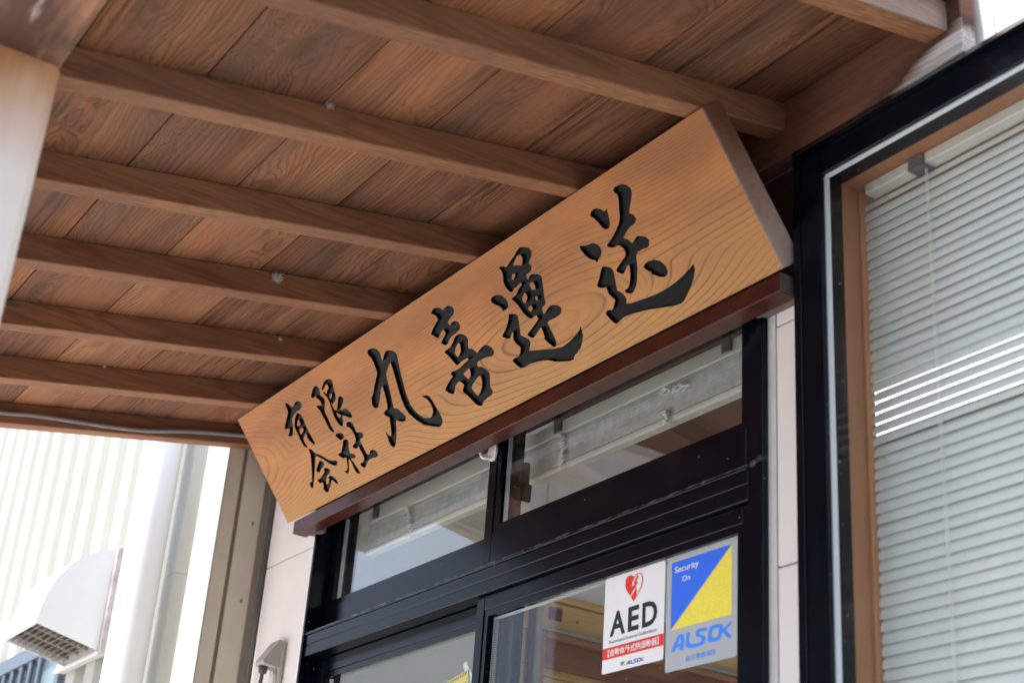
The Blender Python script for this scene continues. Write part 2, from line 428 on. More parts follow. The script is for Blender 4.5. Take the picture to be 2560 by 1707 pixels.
# carved outlines of the eight characters, millimetres on the board face
GLYPH = {"yu":[[[305.0,256.9],[307.3,256.2],[313.7,253.0],[317.1,248.2],[318.1,244.9],[312.8,239.6],[300.5,235.7],[284.0,235.9],[268.2,233.3],[251.9,229.2],[243.0,221.4],[234.7,208.6],[220.1,193.6],[216.9,191.9],[210.7,189.8],[208.6,189.6],[198.0,192.6],[195.6,194.0],[195.9,195.7],[197.1,197.1],[207.0,200.7],[211.0,203.5],[216.0,208.2],[216.1,209.1],[213.4,210.0],[197.3,213.7],[194.0,214.9],[193.5,216.0],[202.7,222.0],[234.2,240.1],[242.5,246.3],[244.1,248.4],[246.1,254.4],[248.5,268.2],[249.8,268.6],[251.6,268.5],[256.1,267.7],[257.8,266.8],[263.7,260.6],[267.4,254.0],[269.6,252.7],[278.5,251.9],[292.6,256.6]],[[281.8,232.0],[283.8,231.3],[291.7,225.9],[293.8,223.4],[294.3,211.1],[291.4,192.3],[291.0,176.3],[294.5,145.6],[293.9,144.5],[291.5,143.0],[289.1,142.5],[285.0,144.9],[282.1,147.6],[276.0,157.3],[272.7,164.4],[272.7,167.0],[276.6,173.7],[275.3,176.8],[274.0,177.2],[272.9,177.0],[266.6,174.2],[256.0,170.8],[254.3,169.6],[252.1,162.7],[252.9,155.9],[255.2,148.2],[255.0,147.0],[251.8,145.7],[249.4,145.6],[243.7,149.6],[241.8,152.1],[239.5,159.9],[239.2,175.9],[241.1,203.5],[244.2,210.0],[257.9,222.1],[269.6,229.2],[279.0,231.7]],[[272.0,216.5],[269.8,216.1],[263.2,212.9],[256.2,206.8],[255.9,205.4],[258.0,202.1],[259.1,201.4],[260.8,201.4],[271.2,204.3],[273.2,205.4],[273.4,213.7],[273.0,215.7]],[[268.9,196.3],[258.4,194.6],[255.6,192.9],[252.8,188.9],[252.2,186.9],[252.0,182.1],[252.7,181.4],[254.5,181.4],[263.6,183.8],[274.3,189.3],[274.3,190.6],[271.4,195.2],[270.4,196.0]]],"gen":[[[478.8,259.4],[480.9,258.8],[482.4,257.7],[485.8,253.7],[486.2,252.3],[476.8,233.2],[472.3,220.4],[469.1,213.4],[467.3,211.9],[461.1,208.9],[450.0,206.1],[444.8,204.1],[443.9,204.0],[442.9,204.6],[442.0,208.8],[441.4,210.0],[440.9,209.9],[438.8,197.5],[439.4,188.8],[439.8,188.4],[443.0,188.4],[447.2,187.6],[449.4,187.7],[466.0,200.5],[474.6,208.7],[477.7,210.8],[481.7,211.6],[485.0,211.7],[490.1,209.5],[492.6,207.9],[496.1,201.7],[489.0,195.2],[486.2,193.6],[475.9,189.8],[464.6,184.8],[459.8,184.0],[463.6,181.9],[466.6,180.9],[478.0,180.3],[485.3,178.7],[487.5,177.7],[493.0,172.2],[497.3,163.3],[496.2,155.2],[495.2,154.3],[492.8,153.4],[490.9,153.1],[489.5,153.3],[481.5,156.6],[472.2,162.9],[469.2,164.8],[461.8,168.0],[459.3,168.8],[458.0,168.6],[454.0,159.3],[448.3,153.1],[441.2,146.4],[439.7,145.6],[437.4,146.1],[433.1,149.3],[427.4,158.3],[425.2,170.8],[426.3,182.8],[433.8,209.3],[435.3,224.0],[427.5,241.0],[427.8,241.3],[429.3,241.4],[433.6,239.8],[439.7,232.4],[440.4,232.5],[441.3,234.8],[445.3,237.7],[458.8,242.5],[459.9,243.4],[460.1,244.6],[459.4,251.2],[458.4,253.0],[457.2,253.4],[449.5,251.5],[433.1,245.4],[431.5,245.4],[430.4,246.0],[427.2,249.6],[428.7,250.8],[455.1,262.3],[468.9,262.3]],[[410.3,263.7],[413.5,263.0],[417.2,260.8],[418.7,259.7],[419.5,258.0],[420.4,251.9],[412.1,238.0],[412.7,236.9],[418.1,231.8],[420.5,226.8],[420.9,224.5],[415.8,216.3],[400.7,202.9],[397.3,198.8],[396.6,187.9],[396.8,174.7],[395.5,160.6],[396.5,148.7],[395.9,145.5],[394.4,144.7],[390.9,145.0],[385.8,149.4],[381.2,157.7],[381.1,162.4],[380.6,197.7],[379.7,208.7],[374.7,217.6],[374.5,219.4],[375.8,221.1],[377.9,221.4],[385.5,219.7],[392.7,216.8],[394.7,216.7],[397.4,218.0],[399.1,219.6],[399.8,225.4],[396.9,231.4],[391.3,237.1],[390.5,242.4],[388.4,242.9],[380.9,242.1],[375.7,242.0],[372.9,244.2],[371.1,248.0],[379.6,253.3],[393.5,260.8],[403.5,263.9],[406.2,264.1]],[[457.8,228.2],[455.1,228.0],[447.2,226.1],[445.7,225.3],[443.8,218.3],[445.1,217.4],[448.4,218.1],[456.2,222.7],[458.1,225.0],[458.6,227.4]],[[440.8,182.6],[439.8,182.4],[439.6,181.6],[441.3,168.4],[442.0,167.5],[443.4,167.2],[447.6,168.2],[455.0,169.9],[455.6,171.0]]],"kai":[[[258.9,139.6],[260.8,139.4],[262.6,138.6],[268.1,133.4],[273.4,123.8],[281.3,119.5],[294.6,111.2],[317.1,92.3],[320.5,90.6],[332.9,86.1],[346.5,82.9],[349.5,78.4],[347.7,75.9],[343.0,72.5],[334.5,71.9],[330.9,72.5],[321.1,77.1],[312.5,83.8],[300.6,95.3],[288.9,105.2],[276.3,113.4],[270.7,115.6],[268.9,115.6],[260.6,107.6],[227.9,78.7],[194.5,51.3],[191.2,49.9],[187.7,49.9],[186.3,51.2],[184.4,54.6],[188.0,66.0],[189.4,66.3],[192.1,64.4],[193.5,64.1],[202.6,67.3],[216.7,81.4],[241.8,113.0],[252.0,127.2],[252.5,134.5],[253.6,138.6],[255.0,139.5]],[[277.3,101.0],[284.2,99.4],[288.1,96.3],[291.1,92.7],[289.3,88.4],[287.2,87.2],[280.9,85.1],[255.5,77.3],[251.3,76.5],[249.2,77.0],[244.2,81.1],[242.5,83.8],[242.5,85.2],[265.3,96.6],[274.5,100.5]],[[287.6,78.4],[292.8,77.3],[301.0,72.6],[301.5,71.0],[300.3,65.7],[298.4,64.5],[291.2,62.2],[279.1,60.1],[276.4,59.0],[260.6,47.7],[258.4,42.6],[259.1,41.7],[261.5,41.6],[267.6,42.2],[271.0,43.4],[278.5,48.3],[279.5,54.2],[282.4,56.4],[285.2,56.8],[292.2,56.2],[294.9,55.5],[303.5,49.5],[306.1,46.0],[309.1,38.5],[309.9,32.2],[308.5,30.9],[305.5,30.4],[302.9,31.1],[298.8,34.9],[293.1,42.0],[290.5,44.6],[288.6,44.7],[286.0,44.1],[275.7,36.0],[261.5,29.5],[252.4,24.1],[249.4,23.3],[243.6,23.6],[241.1,25.3],[236.8,30.7],[235.1,36.7],[235.9,37.8],[240.9,39.9],[242.0,40.9],[244.7,45.5],[246.0,50.3],[244.3,51.2],[232.8,52.7],[231.3,53.8],[227.5,59.0],[228.2,61.5],[229.7,62.8],[245.1,62.9],[259.6,66.4],[274.3,70.9],[275.8,72.2],[278.8,78.3],[280.0,79.3],[282.1,79.3]]],"sha":[[[472.7,148.4],[475.1,148.0],[478.8,146.1],[483.0,143.7],[483.8,142.4],[484.3,134.3],[481.9,117.9],[484.0,116.7],[496.1,113.7],[503.4,108.9],[504.3,107.3],[503.4,102.6],[502.4,101.2],[493.9,98.4],[484.5,98.3],[483.3,97.4],[480.6,92.7],[480.7,67.2],[481.7,58.7],[483.8,57.7],[492.9,57.8],[499.8,62.8],[501.3,63.3],[512.6,62.3],[522.9,56.7],[524.6,49.7],[522.8,46.1],[520.6,43.8],[519.2,43.3],[509.3,43.4],[491.5,46.1],[477.5,45.5],[471.9,43.6],[463.1,40.1],[453.3,34.9],[446.0,34.0],[443.5,34.8],[438.4,39.6],[434.8,45.7],[435.9,46.7],[441.5,48.1],[451.2,47.5],[452.9,47.7],[460.7,52.5],[462.9,54.8],[465.4,63.3],[463.9,74.3],[464.7,85.3],[464.2,85.7],[462.7,85.7],[454.5,83.7],[446.5,84.4],[444.0,86.0],[439.6,91.2],[442.1,93.8],[443.7,94.6],[457.3,97.0],[466.4,103.3],[469.3,112.5],[469.0,125.2],[463.8,135.8],[456.9,140.5],[456.3,141.7],[457.7,145.5],[462.8,148.5],[465.5,148.9]],[[414.7,136.8],[417.4,136.0],[424.9,131.9],[427.0,127.1],[426.8,125.0],[421.3,120.7],[419.5,120.1],[406.5,119.1],[405.0,119.2],[403.5,120.2],[399.0,125.4],[393.5,134.3],[393.2,135.7],[396.2,136.9],[403.0,137.9]],[[423.3,116.7],[426.9,115.8],[432.0,113.6],[433.0,112.0],[433.7,106.8],[426.4,98.5],[420.6,90.4],[416.9,81.7],[418.1,80.4],[429.8,75.8],[433.7,71.4],[434.1,70.0],[431.4,67.0],[428.1,66.2],[420.3,66.3],[412.0,69.5],[410.7,69.6],[410.3,69.3],[418.6,37.7],[418.8,28.7],[417.7,27.3],[413.4,26.8],[411.4,27.3],[406.2,32.0],[404.8,33.9],[403.6,45.3],[404.8,61.7],[403.7,68.7],[402.0,69.2],[398.1,68.2],[379.8,45.7],[373.2,41.2],[371.6,40.6],[368.7,41.0],[363.4,43.2],[359.8,47.5],[359.2,50.3],[359.5,50.6],[360.4,50.4],[363.6,48.6],[368.8,48.0],[371.4,49.0],[379.1,54.0],[393.6,75.6],[393.4,76.3],[392.3,76.8],[381.1,77.9],[378.6,78.7],[370.6,85.9],[367.3,90.2],[366.5,92.3],[367.6,92.9],[371.6,93.4],[382.0,93.7],[384.4,94.3],[406.7,109.4],[412.9,115.6],[415.1,116.2]]],"maru":[[[697.9,263.0],[700.6,261.8],[709.2,255.6],[712.4,247.1],[712.4,245.5],[708.4,236.5],[707.0,228.8],[708.5,228.7],[713.9,231.4],[730.8,241.7],[740.0,243.0],[753.9,238.3],[763.8,232.4],[766.0,229.5],[768.7,223.0],[767.7,220.3],[762.2,210.8],[750.2,182.4],[736.7,146.7],[732.5,130.4],[729.5,109.5],[735.5,91.9],[745.3,78.0],[757.0,69.1],[773.0,63.9],[775.6,63.8],[783.8,64.8],[794.6,71.6],[799.0,79.6],[799.9,82.7],[799.7,92.6],[795.3,104.2],[785.4,111.4],[784.1,113.6],[784.7,114.1],[786.4,114.0],[797.2,112.0],[800.4,111.0],[807.8,105.9],[810.6,97.0],[811.4,93.3],[815.4,54.8],[814.7,50.9],[812.8,45.1],[805.4,38.4],[791.7,35.9],[783.6,38.5],[770.6,43.4],[742.8,55.9],[724.3,73.1],[711.5,92.0],[709.4,95.9],[705.6,111.4],[708.0,131.9],[719.3,169.8],[729.5,200.6],[730.8,206.3],[732.1,213.8],[731.4,214.6],[728.8,214.3],[722.9,212.5],[698.5,198.8],[693.4,190.9],[684.9,166.9],[665.5,123.9],[665.5,123.1],[666.6,122.0],[676.4,118.1],[679.8,114.8],[691.9,97.0],[691.9,90.3],[691.1,88.6],[686.6,85.4],[684.5,84.4],[673.7,85.0],[661.8,90.4],[655.2,94.8],[654.1,95.2],[652.9,95.1],[646.0,89.5],[638.3,77.8],[625.2,63.0],[609.5,49.3],[601.6,44.5],[598.8,43.8],[594.8,44.2],[593.3,44.8],[588.5,49.9],[588.1,61.6],[591.9,74.3],[592.2,84.8],[592.8,85.3],[593.4,85.1],[594.4,83.9],[596.0,81.3],[598.4,74.3],[602.4,70.4],[603.5,70.0],[605.3,70.4],[609.6,72.8],[611.5,74.6],[622.3,90.9],[633.0,108.8],[632.1,110.1],[625.2,115.1],[621.1,119.3],[620.5,120.6],[621.3,123.9],[623.1,125.3],[629.8,127.5],[640.4,128.2],[642.7,129.6],[646.9,136.1],[654.1,150.6],[658.8,163.1],[663.3,178.5],[663.2,179.9],[662.0,180.1],[654.1,175.6],[626.3,152.9],[611.9,143.5],[601.2,142.9],[595.7,145.6],[594.7,147.0],[592.9,154.6],[593.9,157.5],[603.3,169.5],[615.4,174.6],[631.8,187.3],[666.0,209.9],[667.8,211.6],[670.9,223.8],[673.1,237.5],[672.9,248.1],[668.4,254.7],[667.1,260.7],[667.9,262.3],[673.1,266.4],[675.9,266.9],[685.7,266.6],[689.8,265.7]]],"ki":[[[1014.7,251.0],[1016.4,249.9],[1021.7,244.9],[1022.5,238.8],[1021.6,236.9],[1015.1,231.7],[991.8,226.4],[985.4,223.5],[984.5,222.1],[985.1,216.9],[987.3,214.7],[988.9,214.8],[994.0,217.8],[1000.1,218.4],[1002.8,218.2],[1009.6,216.4],[1012.7,215.2],[1017.0,210.6],[1017.7,209.1],[1017.2,203.0],[1013.1,198.6],[1010.6,197.1],[998.4,194.7],[980.0,193.5],[968.2,191.4],[963.7,190.2],[951.8,184.6],[944.9,183.6],[943.0,184.1],[937.4,186.8],[932.9,191.4],[932.3,192.7],[933.4,193.7],[939.9,197.0],[950.9,201.2],[960.3,204.9],[961.8,205.7],[961.7,207.9],[959.7,214.6],[958.8,214.9],[957.5,214.9],[949.2,213.1],[934.4,206.1],[932.2,205.5],[929.4,205.3],[927.5,206.1],[922.6,211.1],[915.1,219.6],[914.5,220.8],[915.4,221.9],[922.9,225.9],[936.4,231.7],[941.1,233.5],[958.1,238.9],[958.5,240.2],[958.5,245.5],[957.3,248.2],[954.6,252.2],[947.1,257.0],[946.5,257.7],[946.9,258.3],[954.2,262.3],[960.9,263.8],[964.4,264.1],[974.0,262.1],[982.5,257.8],[983.6,256.8],[986.8,251.6],[988.0,250.8],[989.3,250.8],[998.4,252.5],[1006.6,253.1],[1008.2,252.9]],[[1009.9,186.2],[1012.6,184.9],[1019.7,178.0],[1020.1,176.5],[1020.1,169.9],[1019.5,168.4],[1013.6,161.1],[1008.9,154.1],[1008.9,152.4],[1016.9,149.3],[1018.4,148.4],[1024.0,142.5],[1026.1,136.8],[1027.1,135.9],[1029.3,136.1],[1047.3,140.3],[1059.3,141.7],[1061.9,141.5],[1068.8,138.8],[1072.2,136.9],[1078.5,130.8],[1080.5,122.8],[1080.2,120.9],[1075.8,115.8],[1068.5,114.3],[1066.3,114.4],[1049.4,117.8],[1029.4,119.1],[1017.1,118.9],[1015.1,117.8],[1010.1,113.6],[1009.7,111.7],[1010.4,109.2],[1020.5,106.1],[1029.7,97.2],[1035.2,86.6],[1034.8,85.1],[1030.4,78.2],[1020.7,66.2],[1016.6,59.7],[1016.4,58.7],[1018.2,51.1],[1016.0,47.0],[1014.2,45.9],[1005.8,43.3],[986.6,41.5],[974.1,39.5],[972.1,38.7],[968.2,35.0],[966.9,34.4],[960.0,33.7],[957.9,33.9],[949.5,38.7],[947.8,40.1],[932.5,67.9],[930.4,71.0],[926.2,76.8],[926.0,81.6],[927.0,82.7],[932.1,85.9],[938.8,89.4],[939.3,90.3],[934.3,98.0],[929.7,101.7],[927.8,101.9],[919.0,100.4],[909.2,97.1],[906.5,95.2],[898.7,87.4],[894.9,85.4],[892.7,84.9],[886.6,85.5],[884.4,86.5],[877.5,92.2],[872.4,97.7],[871.5,98.9],[871.8,100.2],[874.4,103.3],[876.0,104.2],[888.3,109.1],[903.5,114.4],[915.6,117.8],[916.1,119.0],[913.7,124.1],[915.0,126.2],[916.4,127.1],[926.9,127.1],[945.4,125.6],[955.6,126.8],[974.9,130.0],[986.3,131.5],[990.9,132.5],[992.3,134.8],[991.7,135.9],[982.1,137.0],[965.5,136.2],[952.6,134.1],[949.4,134.0],[948.0,134.3],[944.9,137.1],[943.6,139.4],[934.8,161.9],[928.6,169.3],[928.3,170.6],[930.4,173.1],[931.8,173.7],[952.0,174.9],[955.2,175.3],[967.6,180.4],[981.9,187.2],[988.9,189.6],[998.8,189.5],[1002.7,188.5]],[[986.1,173.5],[980.7,172.5],[969.8,168.0],[959.2,159.7],[958.9,158.4],[961.3,149.6],[961.8,148.8],[962.8,148.6],[968.7,150.1],[980.1,155.5],[985.0,162.2],[988.2,170.2],[988.5,171.5],[988.0,172.7],[987.1,173.4]],[[979.1,114.9],[976.5,115.4],[974.1,115.3],[963.5,113.5],[954.2,111.4],[953.9,110.4],[955.0,107.8],[958.2,101.8],[960.7,97.7],[962.3,96.8],[970.4,98.5],[972.4,99.2],[976.8,105.5],[980.8,113.2],[980.8,114.2]],[[1001.4,90.5],[994.1,90.5],[980.0,86.9],[966.0,82.1],[957.5,76.8],[957.0,75.9],[957.3,74.4],[961.7,61.7],[964.2,56.5],[965.3,55.8],[966.5,55.8],[976.0,58.8],[989.1,66.3],[996.5,73.7],[998.6,76.4],[1002.7,85.5],[1002.9,89.6],[1002.3,90.3]]],"un":[[[1303.7,270.1],[1308.3,268.5],[1317.9,262.6],[1320.5,256.6],[1320.9,254.8],[1320.6,253.4],[1316.2,246.6],[1298.7,236.9],[1298.6,235.7],[1301.1,231.1],[1299.6,225.9],[1298.6,224.3],[1291.1,220.7],[1276.2,219.9],[1275.2,218.7],[1273.9,212.3],[1274.8,211.0],[1276.5,210.8],[1284.1,214.4],[1286.6,215.0],[1293.1,214.6],[1296.1,213.7],[1307.3,209.2],[1312.8,204.6],[1313.6,203.1],[1313.0,197.0],[1293.5,161.2],[1290.7,152.5],[1289.3,151.4],[1285.5,149.8],[1275.8,147.9],[1274.4,147.3],[1271.7,142.4],[1271.0,136.7],[1271.6,135.8],[1272.6,135.6],[1278.8,137.0],[1296.5,142.8],[1306.6,141.9],[1312.7,139.6],[1320.0,135.9],[1324.4,130.3],[1324.9,128.9],[1321.0,122.2],[1312.8,118.7],[1294.0,117.7],[1278.4,118.6],[1271.0,117.4],[1269.5,116.8],[1269.0,115.4],[1269.0,89.0],[1267.8,76.1],[1267.0,74.4],[1263.6,70.9],[1261.2,69.4],[1257.4,68.6],[1255.6,68.6],[1254.2,69.2],[1250.4,72.5],[1244.4,81.9],[1239.5,91.0],[1239.4,93.0],[1242.9,95.7],[1244.8,104.1],[1246.1,113.4],[1246.0,114.4],[1245.4,114.9],[1243.4,114.6],[1233.7,111.8],[1220.8,106.9],[1211.1,104.5],[1207.5,105.5],[1205.0,107.1],[1198.4,115.0],[1198.9,116.0],[1201.6,117.5],[1219.6,122.5],[1248.1,131.5],[1249.7,132.4],[1250.1,133.9],[1250.4,139.5],[1249.5,140.7],[1243.7,141.4],[1235.8,139.9],[1231.1,140.4],[1228.4,141.8],[1223.2,146.3],[1216.2,160.1],[1213.7,175.1],[1210.2,184.0],[1208.0,188.0],[1203.9,192.4],[1205.0,193.6],[1208.8,195.4],[1222.3,196.5],[1233.0,202.0],[1242.2,205.6],[1250.4,207.5],[1251.5,208.7],[1251.0,211.9],[1249.6,212.5],[1231.3,209.3],[1224.1,210.2],[1218.4,206.1],[1214.3,205.5],[1212.0,206.7],[1206.7,212.2],[1204.1,221.7],[1203.9,225.3],[1205.1,232.9],[1208.6,237.6],[1212.5,244.0],[1213.9,247.5],[1215.0,253.9],[1212.1,261.1],[1213.6,261.8],[1218.0,261.6],[1225.1,259.2],[1231.6,254.5],[1233.5,254.1],[1250.2,259.3],[1270.4,264.8],[1286.9,271.6],[1295.2,272.4]],[[1280.9,261.4],[1279.3,261.7],[1277.8,261.5],[1265.8,256.9],[1255.6,250.3],[1255.7,249.5],[1257.8,248.1],[1265.8,244.8],[1277.0,240.6],[1278.3,241.2],[1282.6,245.0],[1286.6,250.0],[1288.4,253.3],[1288.3,257.6],[1287.3,259.2]],[[1245.6,234.5],[1240.5,235.3],[1238.0,234.7],[1233.1,229.9],[1232.0,226.3],[1232.3,225.7],[1233.3,225.4],[1238.1,226.3],[1246.7,231.2],[1247.5,232.1],[1247.4,233.3]],[[1284.5,200.5],[1278.5,201.5],[1273.2,201.1],[1271.6,200.4],[1271.3,195.8],[1272.1,188.6],[1273.2,187.7],[1279.7,185.7],[1281.4,185.5],[1282.3,186.0],[1284.3,191.5],[1285.9,198.7],[1285.7,199.7]],[[1248.6,191.2],[1246.8,191.1],[1239.1,187.7],[1231.8,182.1],[1231.5,180.8],[1232.6,175.0],[1233.2,174.1],[1234.5,173.4],[1236.5,173.1],[1238.3,173.7],[1249.1,179.8],[1250.9,187.1],[1249.6,190.2]],[[1172.6,216.1],[1175.7,214.8],[1183.2,209.2],[1188.2,200.1],[1188.8,191.4],[1187.2,188.3],[1184.5,184.9],[1183.6,184.0],[1182.0,183.4],[1173.4,181.8],[1165.4,182.5],[1163.3,183.2],[1163.2,186.1],[1162.9,189.1],[1161.4,193.0],[1151.2,201.5],[1144.9,208.5],[1143.4,214.4],[1144.3,215.2],[1148.5,217.3],[1152.0,218.0],[1162.2,218.4]],[[1272.9,173.1],[1270.7,173.4],[1269.6,172.4],[1269.1,167.5],[1271.2,165.4],[1272.6,164.8],[1273.7,165.3],[1276.5,170.9],[1275.9,172.1]],[[1247.6,163.0],[1238.7,162.4],[1236.5,161.6],[1236.0,160.6],[1235.8,157.5],[1237.7,153.6],[1239.2,153.0],[1242.5,153.2],[1249.0,155.3],[1249.3,161.9],[1248.6,162.7]],[[1181.5,169.5],[1193.5,165.1],[1196.1,161.8],[1198.0,158.1],[1193.4,147.7],[1179.6,122.5],[1180.4,121.0],[1186.4,115.7],[1196.1,107.8],[1197.7,100.4],[1194.8,97.1],[1182.6,87.3],[1182.1,86.7],[1182.7,85.9],[1253.6,65.3],[1277.6,61.1],[1303.0,63.5],[1330.5,68.9],[1342.8,73.9],[1344.7,75.1],[1348.5,78.9],[1349.2,79.1],[1349.4,77.0],[1346.2,61.8],[1336.4,52.6],[1323.8,42.4],[1307.6,37.2],[1296.4,34.2],[1295.1,33.5],[1292.7,30.4],[1291.7,29.2],[1290.6,28.8],[1280.8,29.1],[1277.1,29.8],[1257.9,35.3],[1238.0,41.8],[1225.3,49.3],[1211.5,54.5],[1191.0,58.7],[1174.5,61.0],[1165.7,61.9],[1144.7,62.0],[1135.0,63.7],[1132.2,65.1],[1126.5,71.8],[1120.9,82.2],[1120.9,83.9],[1122.1,86.3],[1123.9,86.9],[1130.6,87.5],[1141.6,86.7],[1143.7,86.9],[1152.8,91.0],[1162.0,99.9],[1161.9,101.7],[1155.9,109.6],[1152.5,120.3],[1155.0,125.9],[1161.7,132.8],[1162.3,134.2],[1161.3,135.9],[1160.3,136.3],[1159.2,136.1],[1145.9,127.9],[1143.3,127.2],[1134.7,130.4],[1126.6,136.7],[1126.3,138.3],[1129.1,141.3],[1141.7,146.1],[1158.5,155.4],[1170.3,165.6],[1174.2,169.8],[1176.3,170.1]]],"sou":[[[1617.8,266.8],[1620.3,265.9],[1627.3,260.5],[1631.8,252.8],[1632.2,251.0],[1630.0,243.2],[1622.3,235.0],[1608.6,222.9],[1602.2,215.6],[1602.5,214.3],[1608.7,209.2],[1609.6,208.0],[1610.6,201.1],[1610.2,199.6],[1603.4,194.1],[1590.1,193.3],[1586.9,192.7],[1575.3,189.1],[1561.4,182.7],[1560.8,182.0],[1561.4,181.1],[1568.8,176.0],[1573.8,167.0],[1574.6,166.2],[1575.8,166.2],[1581.6,167.8],[1590.3,171.8],[1592.1,171.9],[1596.8,171.1],[1611.9,163.5],[1615.5,156.6],[1615.4,154.4],[1610.1,147.0],[1608.1,145.8],[1602.0,144.8],[1592.4,146.7],[1580.1,146.5],[1570.6,143.9],[1569.4,142.4],[1559.5,124.0],[1552.7,114.5],[1550.4,112.2],[1544.4,104.0],[1532.8,93.0],[1522.6,87.9],[1515.1,86.6],[1513.0,87.0],[1506.5,89.5],[1503.4,92.7],[1501.5,95.3],[1501.5,96.1],[1502.1,96.7],[1504.8,97.8],[1513.7,98.6],[1521.4,103.6],[1523.9,105.9],[1534.0,117.9],[1542.1,132.2],[1541.9,133.3],[1540.8,134.2],[1539.5,134.9],[1538.3,134.8],[1522.6,126.4],[1520.5,125.9],[1516.9,125.8],[1514.6,126.8],[1511.9,129.7],[1505.8,134.9],[1505.4,136.3],[1508.5,138.8],[1511.8,140.3],[1525.3,145.6],[1543.4,151.4],[1547.8,155.7],[1548.9,163.9],[1548.2,166.3],[1543.8,172.9],[1542.6,174.0],[1538.4,176.4],[1529.5,175.8],[1522.1,178.0],[1520.5,179.0],[1515.0,183.9],[1513.5,185.5],[1513.2,186.4],[1522.6,189.2],[1538.8,194.9],[1551.3,200.9],[1563.6,207.5],[1567.3,210.0],[1574.8,217.7],[1577.3,221.1],[1593.0,246.7],[1595.8,255.5],[1595.4,256.6],[1592.7,260.1],[1591.8,262.2],[1591.5,264.8],[1592.8,266.3],[1596.8,268.9],[1598.6,269.3],[1607.9,268.8]],[[1530.6,255.8],[1533.0,254.8],[1540.9,250.0],[1547.0,242.8],[1548.7,242.6],[1555.0,244.5],[1555.5,244.5],[1556.0,243.9],[1550.5,226.2],[1544.7,215.6],[1543.3,214.1],[1537.4,211.7],[1536.0,211.5],[1533.7,212.0],[1528.9,213.4],[1523.9,218.9],[1520.0,231.6],[1515.4,241.9],[1509.6,249.6],[1510.6,251.2],[1516.6,255.3],[1524.4,256.5]],[[1481.5,205.0],[1484.0,204.0],[1491.0,198.6],[1495.2,192.2],[1496.2,188.9],[1494.4,181.3],[1487.0,175.3],[1476.9,171.9],[1470.5,168.4],[1469.8,168.4],[1469.2,169.1],[1469.4,172.4],[1468.9,173.5],[1462.5,177.3],[1458.2,180.3],[1452.0,188.3],[1448.4,198.1],[1446.9,206.4],[1446.7,208.5],[1447.9,211.8],[1448.6,212.4],[1450.2,212.3],[1454.3,210.2],[1462.6,207.1],[1472.2,205.5]],[[1602.7,119.9],[1605.3,119.2],[1607.4,118.1],[1616.3,112.5],[1617.7,111.2],[1623.1,100.4],[1622.8,91.0],[1619.4,86.3],[1617.5,84.8],[1609.3,83.5],[1607.2,83.8],[1598.9,87.1],[1595.6,89.4],[1583.9,98.9],[1583.5,99.9],[1584.7,102.2],[1584.6,103.0],[1577.9,108.9],[1572.1,116.9],[1572.8,117.9],[1578.1,120.6],[1582.1,121.9],[1591.1,122.5]],[[1683.4,78.5],[1684.2,78.2],[1684.4,77.0],[1683.5,70.6],[1682.6,68.6],[1674.0,59.4],[1660.7,48.9],[1641.4,37.5],[1627.3,30.0],[1615.3,27.1],[1598.0,29.3],[1534.2,45.5],[1496.6,52.1],[1480.2,54.2],[1466.6,54.5],[1462.2,53.8],[1453.0,51.4],[1445.3,50.4],[1440.4,52.1],[1438.7,53.3],[1433.2,64.0],[1429.6,73.4],[1429.5,74.8],[1431.3,78.8],[1437.0,80.9],[1438.8,80.7],[1448.7,77.5],[1450.7,77.7],[1461.1,84.3],[1468.2,90.3],[1468.2,92.0],[1464.9,97.4],[1460.3,107.5],[1460.8,112.3],[1462.6,118.8],[1462.4,119.7],[1461.2,120.3],[1453.4,121.4],[1449.8,123.2],[1444.3,126.7],[1441.8,130.0],[1442.1,131.4],[1456.2,140.9],[1470.0,152.1],[1476.2,156.2],[1478.0,156.2],[1484.4,154.9],[1495.8,148.0],[1498.8,141.0],[1498.9,139.3],[1488.5,113.6],[1485.4,104.5],[1486.0,103.3],[1493.6,95.6],[1496.9,86.7],[1496.9,84.7],[1495.5,79.9],[1491.5,75.6],[1491.3,74.4],[1493.1,73.6],[1504.4,71.0],[1537.8,66.7],[1566.2,63.7],[1596.5,62.9],[1626.2,65.3],[1653.4,69.8],[1673.3,74.7]]]}
